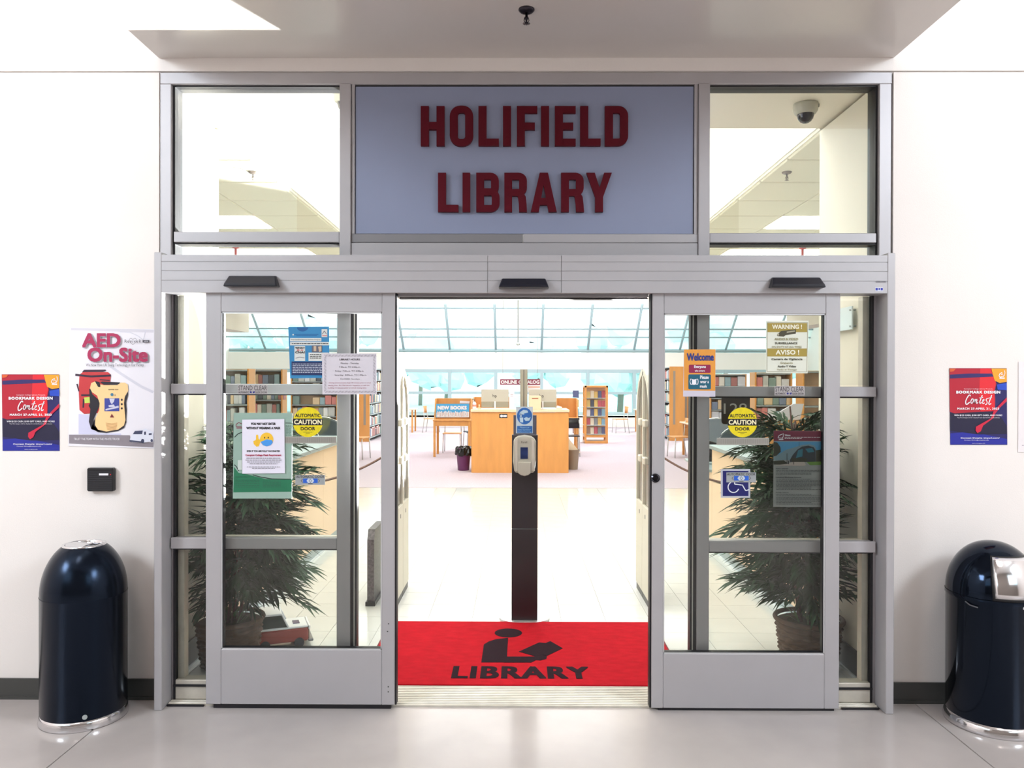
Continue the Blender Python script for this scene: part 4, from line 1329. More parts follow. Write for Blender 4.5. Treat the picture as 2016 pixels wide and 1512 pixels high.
dome(X(1586, 4.40, 215), 4.40, ZLC + .02, 'grey dome camera with a dark globe behind the right transom')
dome(X(668, 4.20, 170) + .03, 4.22, ZLC + .02, 'dome camera half hidden by the mullion behind the left transom')

# glass donor panel on the right return wall
gp = thing('glass_panel', (XO, 4.34, 2.0), 'frosted pale glass panel on standoffs on the right return wall', 'sign')
MB().cbox(XO - .03, XO - .022, 4.28, 4.62, 1.93, 2.06, .001).build('panel', mat('frosted_glass', (228, 242, 244), .2), gp)
for yy in (4.30, 4.60):
    for zz in (1.95, 2.04):
        MB().tube([(XO, yy, zz), (XO - .036, yy, zz)], .006, 10).build('standoff', M_STEELW, gp)

# ================================================================== RED MAT
a0, a1 = gnd(781, 1354), gnd(1278, 1355)
b0, b1 = gnd(784, 1227), gnd(1278, 1229)
mx0, mx1, my0, my1 = X(700, a0.y, 1354), X(1362, a1.y, 1355), gnd(1030, 1356).y, gnd(1030, 1227.5).y - .0
mx0, mx1 = -.86, .93
mt = thing('door_mat', ((mx0 + mx1) / 2, (my0 + my1) / 2, 0), 'red carpet mat with a black reading figure and the word LIBRARY', 'mat')
M_MAT = mat('mat_red', (172, 20, 34), .95, var=.12, scale=14, bump=.8, bscale=420, stretch=(1, 2, 1), spec=.1)
M_MATE = mat('mat_edge', (104, 14, 30), .8)
M_MATK = mat('mat_black', (36, 22, 30), .95, bump=.5, bscale=420, spec=.1)
zm = .016
MB().cbox(mx0, mx1, my0, my1, .001, .010, .004).build('backing', M_MATE, mt)
MB().cbox(mx0 + .012, mx1 - .012, my0 + .012, my1 - .006, .008, zm, .004).build('pile', M_MAT, mt)


def G(px, py):
    q = gnd(770 + px / 3.877, 1180 + py / 3.877, zm)
    return (q.x, q.y)


fig = MB()
hc = [G(895 + 105 * math.cos(2 * PI * i / 28), 257 + 34 * math.sin(2 * PI * i / 28)) for i in range(28)]
fig.prismz(hc, zm - .001, zm + .0012)
fig.prismz([G(*t) for t in [(893, 294), (885, 436), (870, 482), (688, 482), (708, 345), (745, 322), (800, 305)]], zm - .001, zm + .0012)
fig.prismz([G(*t) for t in [(870, 438), (1090, 438), (1150, 425), (1190, 435), (1185, 455), (1140, 467), (1105, 465), (1070, 483), (860, 483)]], zm - .001, zm + .0016)
fig.prismz([G(*t) for t in [(975, 400), (1130, 330), (1180, 335), (1215, 320), (1310, 375), (1190, 432), (1150, 425), (1100, 436)]], zm - .001, zm + .0020)
fig.build('reading_figure', M_MATK, mt)
# lettering of the mat
vs, fs = glyphs('LIBRARY', 0, 3, 1.12)
x0m, x1m = gnd(893, 1325, zm).x, gnd(1158, 1325, zm).x
y0m, y1m = gnd(1025, 1335.5, zm).y, gnd(1025, 1313, zm).y
mm = MB()
for i_, (da, db) in enumerate(((0, 0), (-.011, -.03), (.011, -.03), (.011, .03), (-.011, .03), (.011, 0), (-.011, 0))):
    mm.add([(x0m + (x1m - x0m) * (a + da), y0m + (y1m - y0m) * (b + db), zm + .0012 + .00025 * i_) for a, b in vs], fs)
mm.build('lettering', M_MATK, mt)

# ================================================================== SANITISER STAND
yk = gnd(1034, 1221).y
kx = X(1033, yk, 1000)
k_ = lambda q: X(q, yk - .06, 1000)
kz = lambda q: Z(q, yk - .06)
ks = thing('sanitizer_stand', (kx, yk, 0), 'black post stand with a hand sanitizer dispenser behind the red mat', 'stand')
M_POST = mat('post_charcoal', (46, 42, 46), .35, var=.1, scale=3)
bp = [(kx + .172 * math.copysign(abs(math.cos(t)) ** .75, math.cos(t)), yk + .035 + .14 * math.copysign(abs(math.sin(t)) ** .75, math.sin(t))) for t in [2 * PI * i / 40 for i in range(40)]]
MB().prismz(bp, .003, .019).build('base_plate', mat('plate_white', (226, 226, 230), .12, metal=.5), ks, bevel=.002)
MB().cbox(k_(1007.5), k_(1058.5), yk - .06, yk - .02, .010, kz(1041.5)).build('post', M_POST, ks)
MB().cbox(k_(1007.5), k_(1058.5), yk - .06, yk - .02, kz(1040.5), kz(856)).build('post', M_POST, ks)
MB().cbox(k_(1010.5), k_(1056), yk - .056, yk - .05, kz(857), kz(817)).build('sign_back', mat('holder_grey', (74, 74, 86), .4), ks)
YK = yk - .058
sh = Sheet('sign_card', None, None, rect(1016, 800.5, 1049, 853), YK, ink('card_grey', (196, 206, 212)), ks)
sh.lay('blue_disc', ink('disc_blue', (24, 84, 150)), lambda f, Y: (f.ell(1032.7, 819, 15, 16.5, Y, 30), f.Rr(1018, 838.5, 1048, 852.5, Y)))
sh.lay('washing_hands', ink('hand_pale', (186, 208, 222)), lambda f, Y: (f.P([(1023, 812), (1030, 807), (1038, 808), (1040, 812), (1032, 814), (1024, 816)], Y), f.Rr(1024, 815, 1027, 821, Y), f.Rr(1022, 814.5, 1032, 816, Y), f.P([(1023, 822), (1030, 822), (1030, 832), (1024, 831)], Y), f.P([(1031, 824), (1036, 821), (1041, 823), (1045, 821), (1042, 828), (1035, 829)], Y)))
sh.lay('card_print', ink('card_print', (150, 190, 220)), lambda f, Y: (text(f, 'Please use', 1024, 840, 1042, 843, Y, .0), text(f, 'hand sanitizer', 1020, 844.4, 1045, 847.4, Y, .0), text(f, 'before entering', 1020, 849, 1046, 852, Y, .0)))
dsp = MB()
# dispenser: rounded body in front of the post
def disp(mb, pts, y0, y1):
    mb.prism([(X(a, yk - .1, 900), Z(b, yk - .1)) for a, b in pts], y0, y1)
M_DISP = mat('dispenser_grey', (176, 172, 158), .35)
body = [(1011, 869), (1013, 863), (1020, 858.5), (1032.5, 856.5), (1045, 858.5), (1052, 863), (1055, 869), (1055, 908), (1052.5, 926), (1050, 930), (1015, 930), (1012.5, 926), (1010, 908)]
disp(dsp, body, yk - .125, yk - .06)
do = dsp.build('dispenser', M_DISP, ks, bevel=.008)
mb = MB()
disp(mb, [(1020, 908.5), (1045, 908.5), (1045, 930), (1040, 934), (1032.5, 936), (1025, 934), (1020, 930)], yk - .14, yk - .12)
mb.build('push_bar', mat('dispenser_light', (188, 184, 170), .35), do, bevel=.004)
mb = MB()
disp(mb, rect(1024.5, 880, 1039, 902.5), yk - .128, yk - .122)
mb.build('window', mat('dispenser_window', (30, 44, 84), .1), do)
mb = MB()
for a, b in (((1014, 866), (1019, 863)), ((1046.5, 863), (1051.5, 866))):
    disp(mb, [(a[0], a[1]), (b[0], b[1]), (b[0] + (0 if a[0] < 1030 else 1.5), 926), (a[0] + (1.0 if a[0] < 1030 else 0), 926)], yk - .129, yk - .124)
mb.build('side_panel', mat('dispenser_pale', (206, 200, 188), .3), do)
f = FP()
text(f, 'Purell', 1026, 868.5, 1038, 872.5, yk - .1265, .02)
f.build('lettering', ink('disp_grey', (110, 106, 98)), do)
# ================================================================== WASTE BINS
M_BIN = mat('bin_black_enamel', (5, 6, 11), .22, spec=.4)
M_BING = mat('bin_black_gloss', (4, 5, 9), .1, spec=.4)
for m_ in (M_BIN, M_BING):
    m_.node_tree.nodes['Principled BSDF'].inputs['Specular Tint'].default_value = (.4, .6, 1.0, 1)  # blue tint in the sheen stands in for reflected blue windows
bx_, by_ = X(166, 3.735, 1250), 3.735
bl = thing('waste_bin', (bx_, by_, 0), 'black round bin with a chrome-ringed top opening, by the left jamb', 'bin')
rb = .190
MB().lathe((bx_, by_, 0), [(rb + .004, .0), (rb + .006, .010), (rb + .002, .034), (rb - .001, .046)], 48).build('base_band', M_CHROME, bl)
MB().lathe((bx_, by_, 0), [(rb - .002, .044), (rb, .05), (rb, .60), (rb + .001, .602), (rb + .001, .606)], 48, False).build('body', M_BIN, bl)
prof = []
for i in range(15):
    t = i / 14 * R(63)
    prof.append((rb * math.cos(t) ** .92, .606 + .262 * math.sin(t)))
MB().lathe((bx_, by_, 0), prof, 48, False).build('dome', M_BIN, bl)
rt_, zt_ = prof[-1]
ring = MB()
ring.lathe((bx_, by_, 0), [(rt_ + .004, zt_ - .004), (rt_ + .004, zt_ + .004), (rt_ - .004, zt_ + .006), (rt_ - .008, zt_ + .001), (rt_ - .008, zt_ - .03)], 40, False)
ring.build('rim_ring', M_CHROME, bl)
MB().lathe((bx_, by_, 0), [(rt_ - .008, zt_ - .03), (.01, zt_ - .035)], 32, False).build('liner', M_BLACK, bl)
n = 28
fv = [(bx_ + (rt_ - .012) * math.cos(2 * PI * i / n), by_ + (rt_ - .012) * math.sin(2 * PI * i / n), zt_ + .004 - .16 * (rt_ - .012) * math.cos(2 * PI * i / n) - .012) for i in range(n)]
fv = fv[:]
fm = MB()
hv = [p for p in fv if p[0] < bx_ + .005]
fm.add([(x_, y_, z_) for x_, y_, z_ in hv] + [(x_, y_, z_ - .003) for x_, y_, z_ in hv], [list(range(len(hv))), list(range(2 * len(hv) - 1, len(hv) - 1, -1))] + [(i, (i + 1) % len(hv), len(hv) + (i + 1) % len(hv), len(hv) + i) for i in range(len(hv))])
fm.build('flap', M_CHROME, bl)
pl = FP()
c = Vector((bx_, by_, 0))
ang = R(30)
MB().tube([(bx_ + (rb + .001) * math.sin(ang), by_ - (rb + .001) * math.cos(ang), .068), (bx_ + (rb + .004) * math.sin(ang), by_ - (rb + .004) * math.cos(ang), .068)], .011, 16).build('maker_badge', M_STEELW, bl)

cx_, cy_ = X(1953, 3.725, 1250), 3.725
br = thing('waste_bin', (cx_, cy_, 0), 'black glossy bin with a dome lid and chrome push door, by the right wall', 'bin')
rb = .197
MB().lathe((cx_, cy_, 0), [(rb + .010, .0), (rb + .012, .012), (rb + .006, .036), (rb - .001, .050)], 48).build('base_band', M_CHROME, br)
MB().lathe((cx_, cy_, 0), [(rb - .002, .046), (rb, .05), (rb, .608), (rb + .004, .612), (rb + .004, .63)], 48, False).build('body', M_BING, br)
prof = []
for i in range(16):
    t = i / 15 * R(90)
    prof.append((max(.002, (rb + .002) * math.cos(t) ** .95), .632 + .243 * math.sin(t)))
MB().lathe((cx_, cy_, 0), prof, 48, False).build('dome_lid', M_BING, br)


def dome_pt(az, t, e):
    r_ = (rb + .002 + e) * math.cos(t) ** .95
    return (cx_ + r_ * math.sin(az), cy_ - r_ * math.cos(az), .632 + (.243 + e) * math.sin(t))


for nm, e, azw, t0, t1, m in (('door_surround', .001, R(37), R(-0), R(52), M_BLACK), ('push_door', .006, R(34), R(3), R(49), M_CHROME)):
    nu, nv = 14, 10
    vs = []
    for j in range(nv + 1):
        t = t0 + (t1 - t0) * j / nv
        w_ = azw * (1 + .12 * j / nv)
        for i in range(nu + 1):
            vs.append(dome_pt(R(6) - w_ + 2 * w_ * i / nu, t, e))
    fs = [(j * (nu + 1) + i, j * (nu + 1) + i + 1, (j + 1) * (nu + 1) + i + 1, (j + 1) * (nu + 1) + i) for j in range(nv) for i in range(nu)]
    o = MB().add(vs, fs, True).build(nm, m, br)
    so_ = o.modifiers.new('solid', 'SOLIDIFY'); so_.thickness = .003; so_.offset = 1
pts = [dome_pt(R(-30 + 60 * i / 10), R(-3), .001) for i in range(11)]
MB().tube([(a, b, .606) for a, b, c_ in pts[6:]], .007, 6).build('label_tab', K_WHITE, br)
MB().tube([dome_pt(R(-64), R(-6), .003), dome_pt(R(-58), R(-9), .003), dome_pt(R(-48), R(-10), .003)], .003, 6).build('latch_line', mat('latch_grey', (90, 90, 96), .4), br)

# ================================================================== POTTED PALMS
M_LEAF = mat('palm_leaf', (38, 68, 44), .5, var=.35, scale=7, spec=.25)
M_LEAFY = mat('grass_leaf', (74, 104, 50), .5, var=.3, scale=9)
M_CANE = mat('palm_cane', (84, 48, 40), .6, var=.2, scale=12)
M_WICK = mat('wicker', (92, 70, 56), .7, var=.25, scale=30)


def frond_mesh(seed, L, n):
    r = random.Random(seed)
    mb = MB()
    # rachis arching in +x, drooping
    def rp(t):
        return Vector((L * t * (1 - .12 * t), 0, L * (.42 * t - .55 * t * t)))
    pts = [rp(i / 6) for i in range(7)]
    mb.tube(pts, .0028, 4, .0012)
    for i in range(n):
        t = .22 + .78 * (i + .5) / n
        for s in (-1, 1):
            b = rp(t)
            ln = L * (.50 - .16 * t) * r.uniform(.85, 1.15)
            yaw = s * R(r.uniform(38, 60) * (1.05 - .75 * t))
            d = Vector((math.cos(yaw), math.sin(yaw), r.uniform(-.15, .18))).normalized()
            side = d.cross(Vector((0, 0, 1))).normalized()
            w = r.uniform(.010, .0145)
            k0 = len(mb.v)
            vs = []
            for j, (tt, ww) in enumerate(((0, .25), (.3, 1), (.65, .8), (1, .03))):
                c_ = b + d * ln * tt + Vector((0, 0, -ln * .42 * tt * tt))
                vs += [c_ - side * w * ww + Vector((0, 0, .003 * ww)), c_ + Vector((0, 0, -.003 * ww)), c_ + side * w * ww + Vector((0, 0, .003 * ww))]
            fs = []
            for j in range(3):
                fs += [(j * 3, j * 3 + 1, j * 3 + 4, j * 3 + 3), (j * 3 + 1, j * 3 + 2, j * 3 + 5, j * 3 + 4)]
            mb.add(vs, fs, True)
    me = bpy.data.meshes.new('frond')
    me.from_pydata(mb.v, [], mb.f)
    for p in me.polygons:
        p.use_smooth = True
    me.materials.append(M_LEAF)
    return me


FR = [frond_mesh(10 + i, L, n) for i, (L, n) in enumerate(((.40, 7), (.36, 6), (.44, 8), (.32, 6), (.38, 7)))]


def pot(px, py, t, rr, hh, soil=True):
    mb = MB()
    mb.lathe((px, py, 0), [(rr * .74, .004), (rr * .80, .03), (rr * .97, hh - .02)], 28)
    mb.build('basket', M_WICK, t)
    # woven strands: horizontal coils with an over-under wave
    for k in range(7):
        zz = .022 + k * (hh - .05) / 6.5
        r0 = rr * (.785 + .185 * (zz / hh))
        mb = MB()
        pts = [(px + (r0 + .006 * math.sin(14 * a + PI * (k % 2))) * math.cos(a), py + (r0 + .006 * math.sin(14 * a + PI * (k % 2))) * math.sin(a), zz) for a in [2 * PI * i / 84 for i in range(85)]]
        mb.tube(pts, .010, 5)
        mb.build('wicker_coil', M_WICK, t)
    mb = MB()
    mb.tube([(px + rr * math.cos(a), py + rr * math.sin(a), hh) for a in [2 * PI * i / 48 for i in range(49)]], .014, 8)
    mb.build('rim', M_WICK, t)
    MB().lathe((px, py, 0), [(rr * .95, hh - .03), (rr * .5, hh - .015), (.01, hh - .01)], 24, False).build('soil', mat('soil', (70, 64, 44), .95, var=.3, scale=30), t)


def palm(name, px, py, rr, label, seed, htop, wall_x, lean):
    r = random.Random(seed)
    t = thing(name, (px, py, 0), label, 'plant')
    pot(px, py, t, rr, .27)
    canes = []
    for k in range(9):
        a = 2 * PI * k / 9 + r.uniform(-.3, .3)
        b = Vector((px + .05 * math.cos(a), py + .05 * math.sin(a), .24))
        hgt = r.uniform(.55, 1.0) * (htop - .30)
        tip = Vector((px + lean * .10 + r.uniform(.03, .10) * math.cos(a), py + .04 + r.uniform(.02, .08) * math.sin(a), .24 + hgt))
        mid = (b + tip) / 2 + Vector((r.uniform(-.02, .02), r.uniform(-.02, .02), 0))
        MB().tube([b, mid, tip], .009, 6, .005).build('cane', M_CANE, t)
        canes.append((b, mid, tip))
    cnt = 0
    tries = 0
    while cnt < 285 and tries < 9000:
        tries += 1
        b, mid, tip = r.choice(canes)
        s = r.uniform(.12, 1.0)
        p = b.lerp(mid, s * 2) if s < .5 else mid.lerp(tip, s * 2 - 1)
        az = r.uniform(0, 2 * PI)
        me = r.choice(FR)
        sc = r.uniform(.55, 1.0) * (1.12 - .35 * max(0, p.z - .9))
        el = r.uniform(-.15, .95) if p.z > .6 else r.uniform(-.1, .5)
        L = .40 * sc
        ex = p.x + math.cos(az) * L * math.cos(el)
        ey = p.y + math.sin(az) * L * math.cos(el)
        if (wall_x > 0 and ex > wall_x - .0) or (wall_x < 0 and ex < wall_x) or ey < YX + .17:
            continue
        if p.y + math.sin(az - .5) * L * .6 < YX + .15 or p.y + math.sin(az + .5) * L * .6 < YX + .15:
            continue
        tz = p.z + L * (math.sin(el) + .15)
        if tz > htop or p.z < .33 or p.z + L * (math.sin(el) - .5) < .16:
            continue
        o = bpy.data.objects.new('frond', me)
        COL.objects.link(o)
        o.parent = t
        o.location = p - Vector(t.location)
        o.rotation_euler = (r.uniform(-.4, .4), -el, az)
        o.scale = (sc, sc, sc)
        cnt += 1
    # low grassy tufts at the soil
    for k in range(22):
        a = r.uniform(0, 2 * PI)
        ln = r.uniform(.10, .18)
        b = Vector((px + r.uniform(.0, .09) * math.cos(a), py + r.uniform(0, .09) * math.sin(a), .255))
        d = Vector((math.cos(a), math.sin(a), r.uniform(.6, 1.8))).normalized()
        s_ = d.cross(Vector((0, 0, 1))).normalized() * .008
        vs = [b - s_ * .6, b + s_ * .6, b + d * ln * .5 + s_, b + d * ln * .5 - s_, b + d * ln + Vector((0, 0, -ln * .25))]
        MB().add(vs, [(0, 1, 2, 3), (3, 2, 4)]).build('grass_blade', M_LEAFY, t)
    return t


palm('potted_palm', X(452, 4.42, 1250), 4.42, .185, 'leafy dark green palm in a wicker basket behind the left leaf', 5, 1.48, -XI + .02, 1)
palm('potted_palm', X(1592, 4.46, 1250), 4.46, .185, 'leafy dark green palm in a wicker basket behind the right leaf', 11, 1.56, XO - .02, -1)

# ---- toy-like model car beside the left pot
def model_car():
    c0 = gnd(553, 1268)
    t = thing('model_car', (c0.x, c0.y, 0), 'maroon and white model car standing beside the left wicker basket', 'model')
    M_MR = mat('car_maroon', (136, 52, 44), .3)
    M_CW = mat('car_white', (240, 242, 244), .3)
    L, Wd = .155, .10
    MB().cbox(c0.x - L, c0.x + L, c0.y - Wd, c0.y + Wd, .035, .115, .008).build('lower_body', M_MR, t)
    MB().cbox(c0.x - L + .01, c0.x + L - .002, c0.y - Wd + .006, c0.y + Wd - .006, .115, .128, .004).build('bonnet', M_CW, t)
    MB().prism([(c0.x - L, .128), (c0.x + .035, .128), (c0.x - .005, .205), (c0.x - L, .205)], c0.y - Wd + .016, c0.y + Wd - .016).build('window_glass', mat('car_glass', (30, 46, 42), .1), t)
    MB().prism([(c0.x - L - .004, .204), (c0.x + .004, .204), (c0.x - .004, .216), (c0.x - L, .216)], c0.y - Wd + .008, c0.y + Wd - .008).build('roof', M_CW, t, bevel=.003)
    for sy in (-1, 1):
        MB().tube([(c0.x + .036, c0.y + sy * (Wd - .014), .128), (c0.x - .002, c0.y + sy * (Wd - .014), .208)], .006, 6).build('roof_post', M_CW, t)
    MB().box(c0.x + .07, c0.x + .11, c0.y - .035, c0.y + .03, .128, .131).build('bonnet_badge', mat('badge_navy', (40, 30, 80), .3), t)
    MB().cbox(c0.x + L, c0.x + L + .012, c0.y - Wd, c0.y + Wd, .105, .128, .003).build('grille_bar', M_CW, t)
    MB().cbox(c0.x + L, c0.x + L + .008, c0.y - Wd + .01, c0.y + Wd - .01, .045, .104, .003).build('grille', mat('grille_grey', (140, 128, 116), .3, metal=.6, var=.3, scale=80, stretch=(1, 8, 1)), t)
    MB().cbox(c0.x + L, c0.x + L + .03, c0.y - Wd - .004, c0.y + Wd + .004, .03, .046, .004).build('bumper', mat('bumper_grey', (110, 110, 112), .3, metal=.6), t)
    for sx in (-1, 1):
        for sy in (-1, 1):
            cc = Vector((c0.x + sx * .10, c0.y + sy * (Wd - .006), .03))
            MB().tube([cc - Vector((0, .012, 0)), cc + Vector((0, .012, 0))], .03, 18).build('wheel', mat('tyre', (40, 40, 46), .6), t)
    t.rotation_euler = (0, 0, R(22))


model_car()

# ================================================================== SECURITY GATES
M_GATE = mat('gate_beige', (206, 202, 186), .4)
M_GATED = mat('gate_smoked_panel', (112, 106, 92), .25)


def gate(x, s, label):
    yc_ = 5.83
    t = thing('security_gate', (x, yc_, 0), label, 'gate')
    W2, H = .30, 1.735
    th = .045
    a, b = sorted((x, x + s * th))
    hs = H - .34
    def arch(w, hh, h0):
        pts = []
        for i in range(13):
            q = PI * i / 12
            pts.append((yc_ + w * math.cos(q), h0 + (hh - h0) * math.sin(q) ** .8))
        return pts
    outer = [(yc_ + W2, .71)] + arch(W2, H, 1.30) + [(yc_ - W2, .71)]
    inner = [(yc_ + W2 - .028, .71)] + arch(W2 - .028, H - .05, 1.28) + [(yc_ - W2 + .028, .71)]
    n = len(outer)
    vs = [(a, y_, z_) for y_, z_ in outer] + [(a, y_, z_) for y_, z_ in inner] + [(b, y_, z_) for y_, z_ in outer] + [(b, y_, z_) for y_, z_ in inner]
    fs = []
    for k in range(n - 1):
        j = k + 1
        fs += [(k, j, n + j, n + k), (2 * n + k, 3 * n + k, 3 * n + j, 2 * n + j), (k, 2 * n + k, 2 * n + j, j), (n + k, n + j, 3 * n + j, 3 * n + k)]
    MB().add(vs, fs).build('arch_frame', M_GATE, t)
    MB().cbox(a, b, yc_ - .018, yc_ + .018, .70, H - .02).build('centre_post', M_GATE, t)
    for s2 in (-1, 1):
        pin = [(yc_ + s2 * .018, .71), (yc_ + s2 * (W2 - .028), .71)] + [(yc_ + s2 * (W2 - .028) * math.cos(PI * i / 16), 1.28 + (H - .05 - 1.28) * math.sin(PI * i / 16) ** .8) for i in range(8)] + [(yc_ + s2 * .018, H - .06)]
        MB().prismx(pin, (a + b) / 2 - .006, (a + b) / 2 + .006).build('side_infill', M_GATED, t)
        for z_ in (1.02, 1.30):
            MB().cbox(a - .012, b + .012, yc_ + s2 * .10 - .05, yc_ + s2 * .10 + .05, z_, z_ + .055, .008).build('cross_block', M_GATE, t)
        MB().cbox(a, b, yc_ + (s2 * W2 if s2 < 0 else .002), yc_ + (-.002 if s2 < 0 else s2 * W2), .05, .71).build('lower_panel', M_GATE, t)
        MB().box(a - .001, b + .001, yc_ + s2 * .13 - .012, yc_ + s2 * .13 + .012, .62, .65).build('keyhole', M_BLACK, t)
        MB().box(a + .004, b - .004, yc_ + s2 * .29 if s2 < 0 else yc_ + .004, yc_ - .004 if s2 < 0 else yc_ + .29, 0, .05).build('plinth', M_BASE, t)


gate(-.862, -1, 'beige arched security gate on the left of the entry path')
gate(.949, 1, 'beige arched security gate on the right of the entry path')
lg = thing('book_truck_end', (-1.06, 5.83, 0), 'low dark speckled panel beside the left security gate', 'panel')
MB().prismx([(5.60, .03), (6.0, .03), (6.0, .48), (5.96, .55), (5.64, .55), (5.60, .48)], -1.09, -1.04).build('panel', mat('speckled_dark', (88, 82, 84), .35, var=.5, scale=60), lg)
MB().box(-1.10, -1.03, 5.58, 6.02, 0, .03).build('foot', M_BLACK, lg)

# rope rails between gates and return walls
M_ROPE = mat('brown_rope', (104, 76, 64), .7)
for s, xg, xw, nm in ((-1, -.92, -XI, 'left'), (1, 1.01, XO, 'right')):
    pts = []
    for i in range(25):
        t_ = i / 24
        x_ = xg + (xw - xg) * t_
        yy = 5.52 + (4.72 - 5.52) * t_
        zz = 1.12 - .62 * t_ * (1 - t_) * 1.0 - .02 * t_
        pts.append((x_, yy, zz))
    rp_ = thing('barrier_rope', ((xg + xw) / 2, 5.1, 1.0), 'brown rope slung from the %s security gate to the return wall' % nm, 'rope')
    MB().tube(pts, .008, 8).build('rope', M_ROPE, rp_)
    for p_ in (pts[0], pts[-1]):
        MB().tube([(p_[0] - .02, p_[1], p_[2]), (p_[0] + .02, p_[1], p_[2])], .012, 10).build('hook', M_CHROME, rp_)

# ================================================================== SERVICE DESKS ALONG THE SIDES
def desk(s, x0, label, low):
    yA, yB = 4.95, 8.5
    t = thing('service_desk', (x0, 6.7, 0), label, 'desk')
    yM = 7.45 if low else yB
    n = 3
    for k in range(n):
        a = yA + (yM - yA) * k / n
        b = yA + (yM - yA) * (k + 1) / n
        MB().cbox(x0, x0 + s * .03, a + .002, b - .002, .11, .99, .002).build('front_panel', M_WOODP, t)
    MB().box(x0 + s * .03, x0 + s * .06, yA, yB, 0, .70).build('backing', M_WOOD, t)
    MB().cbox(x0 - s * .03, x0 + s * .42, yA, yM, .99, 1.03, .006).build('counter_top', M_TOP, t)
    MB().box(x0 + s * .012, x0 + s * .03, yA, yB, 0, .11).build('kick', M_TOP, t)
    MB().box(x0 - s * .002, x0 + s * .012, yA, yB, 0, .018).build('floor_strip', MATS['bright_strip'], t)
    MB().box(x0 + s * .40, x0 + s * 1.05, yA, yM, .72, .75).build('work_top', M_WOODP, t)
    MB().box(x0 + s * 1.0, x0 + s * 1.03, yA, yM, 0, .72).build('rear_panel', M_WOODP, t)
    if low:
        MB().cbox(x0, x0 + s * .03, yM + .002, yB, .11, .76, .002).build('front_panel', M_WOODP, t)
        MB().cbox(x0 - s * .03, x0 + s * .6, yM, yB + .02, .76, .79, .006).build('counter_top', M_TOP, t)
    return t


desk(-1, -1.845, 'pale wood service desk with a grey top along the left side', False)
desk(1, 1.885, 'pale wood service desk with a grey top and a lower far end, right side', True)


def chair_back(x, y, zt, w, rot, label, m, extras=True):
    """office chair: rounded back, seat, post, star base"""
    t = thing('office_chair', (x, y, 0), label, 'chair')
    hb = .46
    pts = [(x - w / 2, zt - hb), (x + w / 2, zt - hb)] + [(x + w / 2 * math.cos(PI * i / 12), zt - .22 + .22 * math.sin(PI * i / 12)) for i in range(13)]
    MB().prism(pts, y - .02, y + .03).build('backrest', m, t, bevel=.01)
    MB().tube([(x + (w / 2 + .006) * math.cos(PI * i / 14), y + .005, zt - .22 + .228 * math.sin(PI * i / 14)) for i in range(15)], .006, 6).build('back_frame', M_CHROME, t)
    MB().cbox(x - .23, x + .23, y - .48, y - .02, .46, .53, .03).build('seat', m, t)
    MB().tube([(x, y - .25, .08), (x, y - .25, .47)], .025, 10).build('gas_post', M_BLACK, t)
    MB().tube([(x, y - .1, .47), (x, y + .03, .55), (x, y + .04, zt - hb + .1)], .018, 8).build('back_bar', M_BLACK, t)
    for k in range(5):
        a = 2 * PI * k / 5
        MB().tube([(x, y - .25, .09), (x + .27 * math.cos(a), y - .25 + .27 * math.sin(a), .06)], .015, 6).build('star_leg', M_BLACK, t)
        MB().tube([(x + .27 * math.cos(a) - .012, y - .25 + .27 * math.sin(a), .03), (x + .27 * math.cos(a) + .012, y - .25 + .27 * math.sin(a), .03)], .03, 10).build('caster', M_BLACK, t)
    t.rotation_euler = (0, 0, rot)
    return t


M_CHD = mat('chair_dark_teal', (44, 58, 66), .6)
M_CHG = mat('chair_grey', (104, 112, 122), .6)
q = at(633, 822, 10.5)
chair_back(q.x, 10.5, q.z, .62, 0, 'dark chair with a rounded bright-rimmed back behind the left desk', M_CHD)
q = at(582, 832, 9.6)
chair_back(q.x, 9.6, q.z, .56, .2, 'second dark chair behind the left desk, nearer the notices', M_CHD)
q = at(1410, 824, 11.2)
chair_back(q.x, 11.2, q.z, .60, 0, 'grey chair behind the right desk, seen beside the stile', M_CHG)
q = at(1472, 836, 9.9)
chair_back(q.x, 9.9, q.z, .72, 0, 'dark chair with a bright rim behind the right desk, partly behind the caution sticker', M_CHD)

# black cash terminal on the low end of the right desk
q = at(1357, 912, 8.0)
tm = thing('desk_terminal', (q.x + .12, 8.0, .79), 'black domed terminal on the low end of the right desk', 'device')
x_ = q.x + .17
MB().cbox(x_ - .17, x_ + .2, 7.88, 8.15, .79, .815, .006).build('tray', M_TOP, tm)
MB().prism([(x_ - .13, .815), (x_ + .13, .815), (x_ + .13, .95), (x_ + .09, 1.01), (x_ - .01, 1.04), (x_ - .09, 1.0), (x_ - .13, .93)], 7.93, 8.1).build('body', M_BLACK, tm, bevel=.01)
MB().box(x_ - .08, x_ + .09, 7.926, 7.932, .86, .96).build('screen', mat('dark_screen', (30, 34, 44), .1), tm)

# monitors on the left desk
for i, (uu, yy) in enumerate(((590, 6.9), (655, 8.0))):
    x_ = -2.35 - .1 * i
    mo = thing('monitor', (x_, yy, .75), 'dark desk monitor on the left service desk, %s' % ('nearer the door' if i == 0 else 'at its far end'), 'monitor')
    MB().cbox(x_ - .22, x_ + .22, yy - .02, yy + .02, .86, 1.16, .006).build('screen', M_BLACK, mo)
    MB().cbox(x_ - .02, x_ + .02, yy, yy + .03, .76, .9).build('stand', M_BLACK, mo)
    MB().cbox(x_ - .1, x_ + .1, yy - .08, yy + .08, .75, .765).build('foot', M_BLACK, mo)

